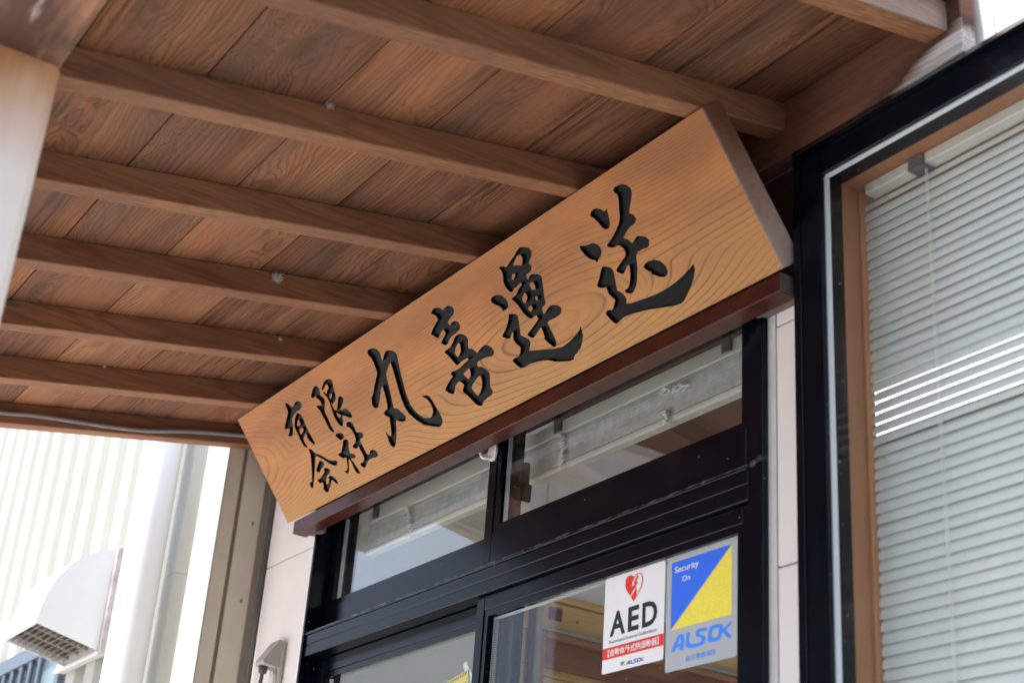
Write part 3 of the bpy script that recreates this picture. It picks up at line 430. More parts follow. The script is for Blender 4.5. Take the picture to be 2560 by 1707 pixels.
# sticker marks, millimetres on the door glass
LOGO = {"heart":[[-2135.4,2037.7],[-2135.4,2047.7],[-2129.5,2055.1],[-2118.1,2055.5],[-2109.0,2050.1],[-2103.1,2054.7],[-2094.6,2055.1],[-2086.0,2050.8],[-2082.7,2041.4],[-2084.9,2029.3],[-2092.7,2018.4],[-2108.8,2004.0],[-2122.3,2018.8],[-2131.5,2029.7]],"hwhite":[[-2108.6,2046.8],[-2102.1,2052.3],[-2094.5,2053.3],[-2087.9,2049.7],[-2085.0,2041.5],[-2086.9,2030.1],[-2094.2,2020.1],[-2100.0,2013.5],[-2099.4,2023.3],[-2104.6,2031.5],[-2110.5,2035.4],[-2115.1,2031.8],[-2113.6,2040.6]],"hbolt":[[-2099.5,2052.1],[-2095.1,2048.5],[-2102.8,2038.3],[-2096.0,2038.4],[-2106.4,2028.3],[-2105.6,2033.1],[-2113.1,2031.0],[-2106.4,2038.2],[-2110.6,2038.1]],"hslash":[[-2105.9,2028.2],[-2103.5,2026.6],[-2118.6,2012.7],[-2120.7,2014.5]],"A":[[-1998.9,1892.6],[-1994.8,1900.0],[-1983.7,1916.6],[-1978.6,1919.9],[-1968.4,1919.8],[-1964.5,1917.4],[-1964.1,1906.5],[-1965.7,1891.5],[-1975.9,1892.2],[-1975.1,1898.3],[-1984.9,1898.6],[-1988.8,1892.6]],"Ac":[[-1982.0,1904.5],[-1975.9,1913.5],[-1973.5,1913.5],[-1974.3,1904.9]],"LS":[[-1958.7,1920.3],[-1949.3,1919.6],[-1951.4,1906.0],[-1947.4,1899.0],[-1941.1,1897.3],[-1922.4,1897.4],[-1917.5,1901.0],[-1918.8,1904.5],[-1931.4,1908.4],[-1934.5,1913.0],[-1932.9,1919.4],[-1924.2,1921.2],[-1904.3,1920.1],[-1905.4,1914.6],[-1922.8,1915.1],[-1925.2,1913.1],[-1922.7,1910.7],[-1910.2,1906.4],[-1907.7,1901.8],[-1910.0,1894.0],[-1918.5,1890.9],[-1943.4,1890.6],[-1954.9,1893.3],[-1960.1,1899.2],[-1960.3,1907.5]],"O":[[-1902.8,1904.2],[-1900.5,1915.3],[-1893.3,1920.6],[-1879.9,1920.7],[-1867.8,1919.3],[-1864.1,1914.6],[-1866.3,1901.2],[-1871.0,1893.9],[-1881.9,1891.7],[-1896.5,1892.5],[-1903.4,1897.0]],"Oc":[[-1893.0,1902.5],[-1891.4,1911.3],[-1885.9,1914.4],[-1874.9,1914.1],[-1875.3,1904.4],[-1879.1,1899.3],[-1890.5,1898.8]],"K":[[-1866.4,1909.3],[-1851.0,1916.3],[-1842.0,1920.3],[-1845.0,1913.6],[-1858.0,1907.0],[-1841.3,1892.8],[-1850.7,1892.0],[-1866.4,1905.2]]}

# ------------------------------------------------------------------ materials
M = {}
M['plank'] = wood_mat('plank_wood', 'x', (0.43, 0.185, 0.088), (0.245, 0.102, 0.052), (0.065, 0.027, 0.017), freq=105, yc=(-0.5, 0.5), wob=0.055,
                      weather=(0.15, 0.088, 0.062), wamt=0.65, line_amt=0.8, fib=0.4, figure=1.0, bumpy=0.5)
M['rafter'] = wood_mat('rafter_wood', 'y', (0.40, 0.188, 0.092), (0.27, 0.12, 0.06), (0.10, 0.044, 0.026), freq=120, yc=(-0.3, 0.3), wob=0.02,
                       weather=(0.20, 0.105, 0.07), wamt=0.5, line_amt=0.55, fib=0.5)
def bleached_end(k, col, p):
    """ledger: rain has bleached the end that runs out past the verge, with a dark mouldy edge"""
    s = k.n('SeparateXYZ'); k.put(s.inputs[0], k.obj())
    n = k.math('SUBTRACT', k.noise(k.map(k.obj(), (4, 30, 45)), 1.0, 4, 0.65), 0.5)
    d = k.math('SUBTRACT', s.outputs[0], 1.12)
    d = k.math('MULTIPLY_ADD', k.math('SUBTRACT', s.outputs[2], 2.69), -2.6, d)
    d = k.math('MULTIPLY_ADD', n, 0.16, d)
    edge = k.ramp(k.math('ADD', d, 0.5), [(0.40, 0.0), (0.485, 1.0), (0.52, 0.0)])
    pale = k.ramp(k.math('ADD', d, 0.5), [(0.49, 0.0), (0.54, 1.0)])
    fine = k.noise(k.map(p, (5, 300, 300)), 1.0, 3, 0.6)
    grey = k.mix(k.ramp(fine, [(0.35, 0.0), (0.65, 1.0)]), (0.34, 0.31, 0.30), (0.68, 0.65, 0.65))
    col = k.mix(k.math('MULTIPLY', edge, 0.8), col, (0.05, 0.035, 0.03))
    return k.mix(pale, col, grey)
M['ledger'] = wood_mat('ledger_wood', 'x', (0.26, 0.115, 0.07), (0.18, 0.078, 0.05), (0.075, 0.035, 0.026), freq=150, yc=(-0.5, 0.5), wob=0.02,
                       line_amt=0.6, fib=0.4, post=bleached_end)
M['verge'] = wood_mat('verge_board_wood', 'y', (0.42, 0.33, 0.29), (0.33, 0.235, 0.20), (0.20, 0.12, 0.10), freq=230, yc=(-0.3, 0.3), wob=0.02,
                      weather=(0.50, 0.43, 0.41), wamt=0.5, line_amt=0.55, fib=0.5)
def post_daylight(k, col, p):
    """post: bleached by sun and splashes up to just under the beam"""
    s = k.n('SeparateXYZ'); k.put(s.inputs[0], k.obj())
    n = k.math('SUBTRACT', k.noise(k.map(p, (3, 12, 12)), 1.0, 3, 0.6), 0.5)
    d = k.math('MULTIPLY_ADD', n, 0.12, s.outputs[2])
    m = k.ramp(k.math('SUBTRACT', 2.80, d), [(0.46, 0.0), (0.60, 1.0)])  # daylight on the lower post, mixed into its colour
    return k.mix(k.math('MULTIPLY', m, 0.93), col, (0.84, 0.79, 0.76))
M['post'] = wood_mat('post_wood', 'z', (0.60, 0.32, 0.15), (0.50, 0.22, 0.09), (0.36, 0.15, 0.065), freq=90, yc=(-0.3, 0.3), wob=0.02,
                     line_amt=0.35, fib=0.25, post=post_daylight)
def peeling(k, col, p):
    """eave beam: stained dark with pale runs where the finish has peeled"""
    d = k.ramp(k.noise(k.map(p, (3.2, 11, 11)), 1.0, 4, 0.6), [(0.44, 0.0), (0.56, 1.0)])
    w_ = k.ramp(k.noise(k.map(p, (5, 34, 34), (3, 2, 1)), 1.0, 3, 0.6), [(0.58, 0.0), (0.66, 1.0)])
    col = k.mix(k.math('MULTIPLY', d, 0.8), col, (0.10, 0.062, 0.055))
    return k.mix(k.math('MULTIPLY', k.math('MULTIPLY', w_, d), 0.85), col, (0.62, 0.52, 0.46))
M['eave'] = wood_mat('eave_beam_wood', 'x', (0.52, 0.27, 0.16), (0.40, 0.18, 0.10), (0.16, 0.075, 0.05), freq=55, yc=(-0.3, 0.3), wob=0.04,
                     line_amt=0.4, fib=0.3, post=peeling)
M['pine'] = wood_mat('pine_wood', 'y', (0.78, 0.54, 0.26), (0.68, 0.43, 0.18), (0.46, 0.25, 0.09), freq=60, yc=(-0.4, 0.4), wob=0.03, line_amt=0.35, fib=0.15, rough=0.45)
M['brown'] = wood_mat('brown_trim_wood', 'y', (0.34, 0.145, 0.075), (0.25, 0.10, 0.05), (0.13, 0.055, 0.03), freq=110, yc=(-0.4, 0.4), wob=0.02, line_amt=0.4, fib=0.2, rough=0.45)
M['reveal'] = wood_mat('reveal_wood', 'z', (0.50, 0.25, 0.13), (0.42, 0.20, 0.10), (0.28, 0.13, 0.07), freq=120, yc=(-0.4, 0.4), wob=0.02, line_amt=0.25, fib=0.15, rough=0.4)
M['frieze'] = wood_mat('frieze_wood', 'x', (0.085, 0.038, 0.03), (0.06, 0.027, 0.022), (0.03, 0.014, 0.012), freq=110, wob=0.02, line_amt=0.4, fib=0.2)
M['lacquer'] = plain_mat('red_brown_lacquer', (0.06, 0.0155, 0.009), 0.32, 0.16, var=0.3, vscale=14, bump=0.05, bscale=90, coat=0.05)
M['lint_end'] = plain_mat('weathered_end_grain', (0.13, 0.098, 0.09), 0.8, 0.2, var=0.25, vscale=60)
M['frame'] = plain_mat('black_aluminium', (0.0018, 0.0034, 0.0078), 0.2, 0.18, var=0.2, vscale=5, specks=0.06, ledge=2.165)
M['gasket'] = plain_mat('black_rubber', (0.012, 0.012, 0.014), 0.6, 0.3)
M['glass'] = glass_mat('window_glass', 0.05, boost=0.75)
M['glass_dirty'] = glass_mat('dusty_transom_glass', 0.045, boost=2.2)
M['siding'] = plain_mat('pale_pink_siding', (0.80, 0.745, 0.725), 0.75, 0.25, var=0.05, vscale=5, bump=0.25, bscale=160)
M['upper'] = plain_mat('white_upper_siding', (0.80, 0.77, 0.75), 0.75, 0.25, var=0.04, vscale=5, bump=0.2, bscale=160)
M['seal'] = plain_mat('grey_sealant', (0.62, 0.61, 0.60), 0.7, 0.2)
M['plaster'] = plain_mat('cream_plaster', (0.72, 0.69, 0.60), 0.8, 0.2, var=0.06, vscale=3)
M['white_wall'] = plain_mat('white_plaster', (0.80, 0.80, 0.80), 0.8, 0.2, var=0.04, vscale=3)
M['spacer'] = None
M['plastic'] = plain_mat('white_plastic', (0.78, 0.73, 0.69), 0.4, 0.4, var=0.05)
M['blind'] = plain_mat('pale_slat_paint', (0.74, 0.79, 0.765), 0.38, 0.45, var=0.05, vscale=6, specks=0.035, speck_col=(0.33, 0.35, 0.35))
M['rail'] = plain_mat('cream_rail_paint', (0.68, 0.67, 0.61), 0.4, 0.4, var=0.08, vscale=8)
M['clip'] = plain_mat('grey_plastic_clip', (0.14, 0.13, 0.13), 0.35, 0.5)
M['cord'] = plain_mat('white_cord', (0.85, 0.86, 0.80), 0.8, 0.2)
M['corr'] = plain_mat('cream_corrugated_steel', (0.455, 0.455, 0.415), 0.45, 0.4, var=0.03, vscale=2)
M['flash'] = plain_mat('beige_flashing', (0.66, 0.61, 0.50), 0.5, 0.4, var=0.06, vscale=8)
M['groove'] = plain_mat('brown_seam', (0.30, 0.235, 0.17), 0.7, 0.2)
M['pvc'] = plain_mat('white_pvc_pipe', (0.80, 0.82, 0.86), 0.35, 0.45, var=0.02)
M['hood'] = plain_mat('white_hood_paint', (0.72, 0.735, 0.74), 0.4, 0.45, var=0.02)
M['rust'] = plain_mat('rusty_edge', (0.47, 0.43, 0.42), 0.7, 0.3, var=0.2, vscale=30)
M['grille'] = plain_mat('dusty_grille', (0.24, 0.21, 0.175), 0.7, 0.2, var=0.25, vscale=40)
M['bars'] = plain_mat('grey_blue_bars', (0.10, 0.125, 0.165), 0.4, 0.4)
M['darkglass'] = plain_mat('dark_window_pane', (0.02, 0.03, 0.04), 0.12, 0.5)
M['teal'] = plain_mat('frosted_pane', (0.16, 0.23, 0.25), 0.3, 0.5)
M['outlet'] = plain_mat('beige_outlet_plastic', (0.42, 0.40, 0.37), 0.5, 0.4)
M['plug'] = plain_mat('grey_plug_rubber', (0.10, 0.10, 0.10), 0.6, 0.3)
M['cable'] = plain_mat('grey_cable_sheath', (0.26, 0.245, 0.25), 0.5, 0.4, var=0.1, vscale=20)
M['web'] = plain_mat('dusty_web', (0.62, 0.60, 0.58), 0.9, 0.1)
M['roof'] = plain_mat('dark_roofing', (0.04, 0.035, 0.03), 0.8, 0.2)
M['ground'] = None

def spacer_mat():
    k = NT('perforated_spacer')
    c = k.obj(); s = k.n('SeparateXYZ'); k.put(s.inputs[0], c)
    q = k.math('FRACT', k.math('MULTIPLY', k.math('ADD', s.outputs[2], s.outputs[0]), 210.0))
    col = k.mix(k.ramp(q, [(0.0, 0.0), (0.55, 0.0), (0.62, 1.0), (0.9, 1.0), (0.97, 0.0)]), (0.78, 0.82, 0.86), (0.36, 0.4, 0.45))
    k.bsdf(col, 0.35, 0.5, 0.25)
    return k.m
M['spacer'] = spacer_mat()

def ground_mat():
    k = NT('pale_concrete')
    c = k.obj()
    n1 = k.noise(c, 0.6, 5, 0.6); n2 = k.noise(c, 40.0, 3, 0.6)
    col = k.mix(n1, (0.48, 0.475, 0.46), (0.58, 0.575, 0.56))
    col = k.mix(k.math('MULTIPLY', n2, 0.25), col, (0.26, 0.25, 0.24))
    k.bsdf(col, 0.85, 0.2, normal=k.bump(n2, 0.3, 0.004))
    return k.m
M['ground'] = ground_mat()
M['asphalt'] = plain_mat('dark_asphalt', (0.085, 0.085, 0.088), 0.85, 0.2, var=0.25, vscale=3, bump=0.4, bscale=90)

def sign_mat():
    k = NT('zelkova_sign_wood')
    c = k.obj()
    s = k.n('SeparateXYZ'); k.put(s.inputs[0], c)
    w1 = k.math('SUBTRACT', k.noise(k.map(c, (2.0, 6, 6)), 1.0, 1.5, 0.45), 0.5)
    w2 = k.math('SUBTRACT', k.noise(k.map(c, (7, 18, 18)), 1.0, 3, 0.5), 0.5)
    w3 = k.math('SUBTRACT', k.noise(k.map(c, (28, 60, 60)), 1.0, 2, 0.5), 0.5)
    u = k.math('MULTIPLY_ADD', w1, 0.16, s.outputs[0])
    v = k.math('MULTIPLY_ADD', w1, 0.04, s.outputs[1])
    v = k.math('MULTIPLY_ADD', w2, 0.0035, v)
    v = k.math('MULTIPLY_ADD', w3, 0.0008, v)
    def ell(u0, v0, a, b):
        x = k.math('DIVIDE', k.math('SUBTRACT', u, u0), a)
        y = k.math('DIVIDE', k.math('SUBTRACT', v, v0), b)
        return k.math('SQRT', k.math('ADD', k.math('MULTIPLY', x, x), k.math('MULTIPLY', y, y)))
    f1 = ell(1.27, 0.105, 0.46, 0.100)
    f2 = ell(-0.05, 0.165, 0.26, 0.110)
    # flatter long lobe that ties the two hearts together along the board
    f3 = k.math('ADD', k.math('ABSOLUTE', k.math('DIVIDE', k.math('SUBTRACT', v, 0.135), 0.105)), 0.62)
    f = k.math('SMOOTH_MIN', k.math('SMOOTH_MIN', f1, f2, 0.18), f3, 0.22)
    ph = k.math('MULTIPLY', k.math('POWER', k.math('MAXIMUM', f, 0.001), 1.85), 5.6)
    t = k.math('FRACT', ph)
    ln = k.ramp(t, [(0.0, 0.35), (0.06, 0.0), (0.62, 0.03), (0.84, 0.2), (0.95, 1.0), (0.985, 1.0), (1.0, 0.3)])
    strength = k.ramp(k.noise(k.map(c, (5, 12, 12)), 1.0, 2), [(0.32, 0.25), (0.62, 1.0)])
    ln = k.math('MULTIPLY', ln, strength)
    t2 = k.math('FRACT', k.math('MULTIPLY_ADD', w2, 0.35, k.math('MULTIPLY', ph, 3.0)))
    l2 = k.ramp(t2, [(0.0, 0.2), (0.15, 0.0), (0.6, 0.0), (0.9, 1.0), (1.0, 0.3)])
    m2 = k.ramp(k.noise(k.map(c, (3, 16, 16), (5, 2, 0)), 1.0, 3, 0.6), [(0.42, 0.0), (0.66, 1.0)])
    fib = k.noise(k.map(c, (6, 200, 200)), 1.0, 4, 0.65)
    pores = k.ramp(k.noise(k.map(c, (60, 900, 900)), 1.0, 1), [(0.60, 0.0), (0.72, 1.0)])
    broad = k.noise(k.map(c, (2.2, 9, 9)), 1.0, 4, 0.6)
    base = k.mix(k.ramp(broad, [(0.36, 0.0), (0.64, 1.0)]), (0.255, 0.080, 0.0115), (0.46, 0.166, 0.028))
    # sapwood edge: paler along the foot of the board, a touch along its top
    low = k.ramp(k.math('MULTIPLY_ADD', w1, 0.08, s.outputs[1]), [(0.0, 1.0), (0.10, 0.55), (0.24, 0.0)])
    base = k.mix(k.math('MULTIPLY', low, 0.9), base, (0.48, 0.24, 0.064))
    top = k.ramp(k.math('MULTIPLY_ADD', w1, 0.06, s.outputs[1]), [(0.24, 0.0), (0.30, 1.0)])
    base = k.mix(k.math('MULTIPLY', top, 0.5), base, (0.40, 0.16, 0.033))
    col = k.mix(k.math('MULTIPLY', ln, 0.92), base, (0.11, 0.030, 0.008))
    col = k.mix(k.math('MULTIPLY', k.ramp(fib, [(0.3, 1.0), (0.62, 0.0)]), 0.22), col, (0.28, 0.12, 0.05))
    col = k.mix(k.math('MULTIPLY', k.math('MULTIPLY', l2, m2), 0.38), col, (0.15, 0.048, 0.014))
    col = k.mix(k.math('MULTIPLY', pores, 0.22), col, (0.18, 0.08, 0.035))
    h = k.math('MULTIPLY_ADD', fib, 0.4, k.math('MULTIPLY', ln, -0.7))
    k.bsdf(col, 0.52, 0.3, normal=k.bump(fib, 0.10, 0.0006))
    return k.m
M['sign'] = sign_mat()
def pale_foot(k, col, p):  # paler towards the foot and along the front rim
    s = k.n('SeparateXYZ'); k.put(s.inputs[0], k.obj())
    n = k.math('SUBTRACT', k.noise(k.obj(), 22, 4, 0.6), 0.5)
    d = k.math('MULTIPLY_ADD', n, 0.16, s.outputs[1])
    m = k.ramp(d, [(0.0, 1.0), (0.05, 0.85), (0.17, 0.25), (0.26, 0.0)])
    rim = k.ramp(k.math('MULTIPLY_ADD', n, 0.004, k.math('MULTIPLY', s.outputs[2], -1.0)), [(0.0, 1.0), (0.003, 0.8), (0.006, 0.0)])
    col = k.mix(k.math('MULTIPLY', m, 0.9), col, (0.58, 0.43, 0.36))
    return k.mix(k.math('MULTIPLY', rim, 0.5), col, (0.62, 0.52, 0.47))
M['sign_end'] = wood_mat('sign_end_grain', 'z', (0.23, 0.098, 0.05), (0.16, 0.066, 0.035), (0.09, 0.038, 0.022), freq=220, wob=0.02, line_amt=0.4, rough=0.75, post=pale_foot)

def ink_mat():
    k = NT('black_lacquer_ink')
    c = k.obj()
    fib = k.noise(k.map(c, (14, 300, 300), rot=(0, 0, 0.03)), 1.0, 3, 0.6)
    scr = k.ramp(k.noise(k.map(c, (9, 260, 260)), 1.0, 2), [(0.60, 0.0), (0.70, 1.0)])
    col = k.mix(k.math('MULTIPLY', scr, 0.4), (0.0022, 0.0028, 0.0034), (0.05, 0.055, 0.06))
    k.bsdf(col, 0.34, 0.065, normal=k.bump(fib, 0.3, 0.001))
    return k.m
M['ink'] = ink_mat()

def ink(name, col, rough=0.45):
    return plain_mat(name, col, rough, 0.4, var=0.02)
P_WHITE = ink('sticker_white', (0.82, 0.83, 0.85)); P_GREY = ink('sticker_silver_grey', (0.42, 0.455, 0.49)); P_RED = ink('print_red', (0.75, 0.035, 0.025))
P_BLACK = ink('print_navy_black', (0.012, 0.012, 0.03)); P_BLUE = ink('print_blue', (0.035, 0.16, 0.88)); P_SKY = ink('print_light_blue', (0.05, 0.26, 0.95))
P_NAVY = ink('print_navy', (0.035, 0.045, 0.33))
def yellow_mat():
    k = NT('speckled_yellow')
    c = k.obj()
    n = k.ramp(k.noise(c, 700, 2, 0.6), [(0.42, 0.0), (0.6, 1.0)])
    k.bsdf(k.mix(n, (0.80, 0.68, 0.10), (0.95, 0.82, 0.085)), 0.5, 0.3)
    return k.m
P_YEL = yellow_mat()

# ------------------------------------------------------------------ ground
g = MB().add([(-90, -90, 0), (90, -90, 0), (90, 90, 0), (-90, 90, 0)], [(0, 1, 2, 3)]).build('ground', M['asphalt'])  # dark colour in place of shade, keeps bounce off the rafter sides
tag(g, 'dark asphalt yard in front of the office', None, None, 'structure')
fc = MB().box(-30, -2.0, -14, -0.001, -0.05, 0.10, .01).build('forecourt', M['ground'])  # pale slab in place of sunlit ground, bounces light from the left
yd = MB().box(-12, 4, 3.9, 12, -0.05, 0.06, .01).build('back_yard', M['ground'])  # unseen slab, added pale to bounce daylight into the hall
tag(yd, 'pale concrete yard behind the office', None, None, 'structure')
tag(fc, 'pale concrete apron in front of the door and the corrugated building', None, None, 'structure')

# ------------------------------------------------------------------ the office building
office = thing('office_building', (-1.5, 0, 0), 'pale pink sided office behind the entrance canopy, dark framed door and window in its wall', 'building')
DX0, DX1, DZ = -3.411, -1.724, 2.53           # door opening
WX0, WX1, WZ0, WZ1 = -1.614, 0.60, 1.00, 2.69  # window opening
core = MB()
core.box(-3.74, DX0, 0.016, 0.12, 0, 4.2).box(DX1, WX0, 0.016, 0.12, 0, 2.69).box(DX0, DX1, 0.016, 0.12, DZ, 2.69)
core.box(-3.74, 4.0, 0.016, 0.12, 2.692, 4.2).box(WX0, WX1, 0.016, 0.12, 0, WZ0).box(WX1, 4.0, 0.016, 0.12, 0, 2.69)
core.build('wall_core', M['white_wall'], office)
def panel(x0, x1, z0, z1, mat='siding'):
    MB().box(x0 + .001, x1 - .001, 0.0, 0.0155, z0 + .0018, z1 - .0018, .0012).build('siding_panel', M[mat], office)
zs = [0.275, 0.70, 1.125, 1.55, 1.975, 2.40]
for a, b in zip(zs[:-1], zs[1:]):
    panel(-3.718, DX0 - .002, a, b)
    panel(-1.704, WX0 - .0, a, b)
panel(-3.718, DX0 - .002, 2.40, 2.69)
panel(-1.704, WX0, 2.40, 2.446)
for a, b in ((0.275, 0.65), (0.65, 0.995)):
    panel(WX0, WX1, a, b)
for a, b in zip(zs[:-1], zs[1:]):
    panel(WX1, 4.0, a, b)
panel(WX1, 4.0, 2.40, 2.69)
for a, b in ((2.692, 3.10), (3.10, 3.55), (3.55, 4.2)):
    panel(-1.21, 1.4, a, b, 'upper'); panel(1.4, 4.0, a, b, 'upper')
    panel(-3.718, -1.21, a, b, 'upper')
MB().box(-1.7235, -1.7045, -0.001, 0.0155, 0, 2.446).build('sealant_strip', M['seal'], office)
MB().box(-3.738, -3.7185, -0.010, 0.0155, 0, 3.6, .004).build('gap_gasket', plain_mat('dark_gap_rubber', (0.10, 0.098, 0.10), 0.7, 0.2), office)
MB().box(-3.43, -1.615, -0.010, 0.0155, 2.447, 2.6875, .001).build('frieze_board', M['frieze'], office)

# inside of the entrance hall
def yboard(name, x0, x1, y0, y1, z0, z1, mat, color=None, c=0.003, parent=office):
    return MB().box(x0, x1, y0, y1, z0, z1, c).build(name, M[mat], parent, color=color)
zt = 2.456
k = 0
while zt > 0.2:
    zb = zt - 0.0988
    t = 0.92 + 0.16 * random.random()
    if 2.30 > zt > 1.0 or zt > 2.40 or zt > 2.3:
        pass
    if zt > 2.40:
        yboard('pine_board', -3.575, -3.55, 0.665, 3.25, zb + .0012, zt - .0012, 'pine', (t, t, t))
    else:
        yboard('pine_board', -3.575, -3.55, 0.665, 0.757, zb + .0012, zt - .0012, 'pine', (t, t, t))
        if zb > 1.2:
            yboard('pine_board', -3.590, -3.571, 0.815, 1.80, zb - .018, zt - .0204, 'pine', (t * .97, t * .95, t * .92))
        yboard('pine_board', -3.575, -3.55, 1.83, 3.25, zb + .0012, zt - .0012, 'pine', (t, t, t))
    zt = zb
yboard('pine_trim', -3.575, -3.537, 0.665, 3.25, 2.457, 2.476, 'pine', (0.95, 0.9, 0.85))
hall = MB()
hall.box(-3.70, -3.592, 0.121, 3.3, 0, 3.05).box(-3.70, 3.6, 3.3, 3.4, 0, 0.4).box(-3.70, 3.6, 3.3, 3.4, 2.95, 3.05)
for x0, x1 in ((-3.70, -3.3), (-1.5, 3.6)):  # unseen back wall left open between these piers to light the hall
    hall.box(x0, x1, 3.3, 3.4, 0.4, 2.95)
hall.build('interior_wall', M['white_wall'], office)
MB().box(-3.591, -3.553, 0.667, 3.25, 2.478, 3.0).build('upper_plaster', M['white_wall'], office)
MB().box(-3.591, -3.545, 0.1215, 0.660, 0.1, 3.0).build('cream_partition', M['plaster'], office)
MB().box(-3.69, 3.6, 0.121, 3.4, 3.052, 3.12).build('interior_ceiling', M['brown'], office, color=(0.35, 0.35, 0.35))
MB().box(-3.69, 3.6, 0.125, 3.4, 0.005, 0.10).build('interior_floor', M['plaster'], office)
# framed recess in the pine wall
fr = MB().box(-3.5495, -3.530, 0.757, 0.770, 0.1, 2.455, .002).build('recess_casing', plain_mat('dark_casing', (0.05, 0.028, 0.024), 0.5), office)
MB().box(-3.552, -3.522, 0.7705, 0.790, 0.1, 2.455, .002).build('recess_casing', plain_mat('taupe_casing', (0.30, 0.235, 0.19), 0.5), office)
MB().box(-3.552, -3.524, 0.7905, 1.83, 2.3605, 2.372, .002).build('recess_casing', plain_mat('grey_metal_rail', (0.33, 0.31, 0.27), 0.35, 0.5), office)
MB().box(-3.560, -3.534, 0.7905, 0.814, 0.1, 2.3595, .002).build('recess_casing', M['brown'], office, color=(1.35, 1.5, 1.5))
MB().box(-3.560, -3.534, 0.8145, 1.83, 2.343, 2.3595, .002).build('recess_casing', M['brown'], office, color=(1.35, 1.5, 1.5))
MB().box(-3.568, -3.555, 0.8145, 1.83, 2.262, 2.342).build('rolled_screen', M['brown'], office, color=(0.85, 0.8, 0.8))  # brown band across the top of the recess
MB().box(-3.548, -3.5445, 0.829, 0.872, 2.40, 2.438).build('purple_sticker', plain_mat('purple_paper', (0.16, 0.05, 0.06), 0.6), office)
MB().box(-3.555, -3.5485, 0.927, 0.937, 2.406, 2.416, .002).build('dark_knot', M['clip'], office)
nb = MB().box(-3.5525, -3.549, 0.80, 1.25, 2.56, 2.86).build('wall_chart', plain_mat('printed_paper', (0.70, 0.70, 0.70), 0.7), office)
mb = MB()
for i in range(7):
    mb.box(-3.5488, -3.5482, 0.83 + i * .055, 0.855 + i * .055, 2.585, 2.585 + 0.1 + 0.09 * random.random())
mb.build('chart_print', plain_mat('grey_print', (0.42, 0.42, 0.44), 0.7), nb)

# lamp behind the blind: the white bars that shine through the slats
lampT = thing('ceiling_lamp', (-1.0, 1.25, 3.0), 'long white fluorescent lamp glowing through the gaps of the right hand blind', 'lamp')
MB().box(-2.95, 0.6, 1.19, 1.31, 2.952, 3.05, .004).build('lamp_body', M['hood'], lampT)
MB().box(-2.93, 0.58, 1.22, 1.28, 2.835, 2.95, .012).build('diffuser', emit_mat('lit_diffuser', (0.95, 1.0, 0.98), 1.3), lampT)

# ------------------------------------------------------------------ the canopy
canopy = thing('entrance_canopy', (-2.5, -0.8, 0), 'dark brown timber canopy of rafters and planks over the entrance, one post at its eave', 'canopy')
TT = math.tan(R(10.647))
def zb(y): return 2.743 + TT * (y + 0.045)       # underside of the rafters
RH = 0.056
Y1, Y0 = -0.0455, -1.56
rx = [-1.629 - 0.3463 * i for i in range(7)] + [-1.268]
for i, x in enumerate(rx):
    wd = 0.042
    m = MB()
    prof = [(Y1, zb(Y1)), (Y1, zb(Y1) + RH - .0005), (Y0, zb(Y0) + RH - .0005), (Y0, zb(Y0))]
    j = lambda: random.uniform(-.0008, .0008)
    x0, x1 = x - wd + j(), x + j()
    e = 0.0022
    # small arris on the two lower edges
    def sec(y):
        z = zb(y)
        return [(x0, y, z + e), (x0, y, z + RH - .0005), (x1, y, z + RH - .0005), (x1, y, z + e), (x1 - e, y, z), (x0 + e, y, z)]
    n = 14
    vs = []
    for s in range(n + 1):
        y = Y0 + (Y1 - Y0) * s / n
        wob = 0.0006 * math.sin(5.1 * y + i * 2) + random.uniform(-.0003, .0003)
        vs += [(a + wob, b, c) for a, b, c in sec(y)]
    fs = [tuple(range(5, -1, -1)), tuple(range(n * 6, n * 6 + 6))]
    for s in range(n):
        for q in range(6):
            fs.append((s * 6 + q, s * 6 + (q + 1) % 6, s * 6 + 6 + (q + 1) % 6, s * 6 + 6 + q))
    m.add(vs, fs)
    tn = (1, 1, 1) if i != 7 else (1.05, 1.0, 0.97)
    m.build('rafter', M['rafter'], canopy, color=tn)
# weathered outer board on the verge rafter
MB().prism([(Y1, zb(Y1) + .0005), (Y0, zb(Y0) + .0005), (Y0, zb(Y0) + RH - .0008), (Y1, zb(Y1) + RH - .0008)], 'x', -1.2672, -1.2635).build('verge_board', M['verge'], canopy)
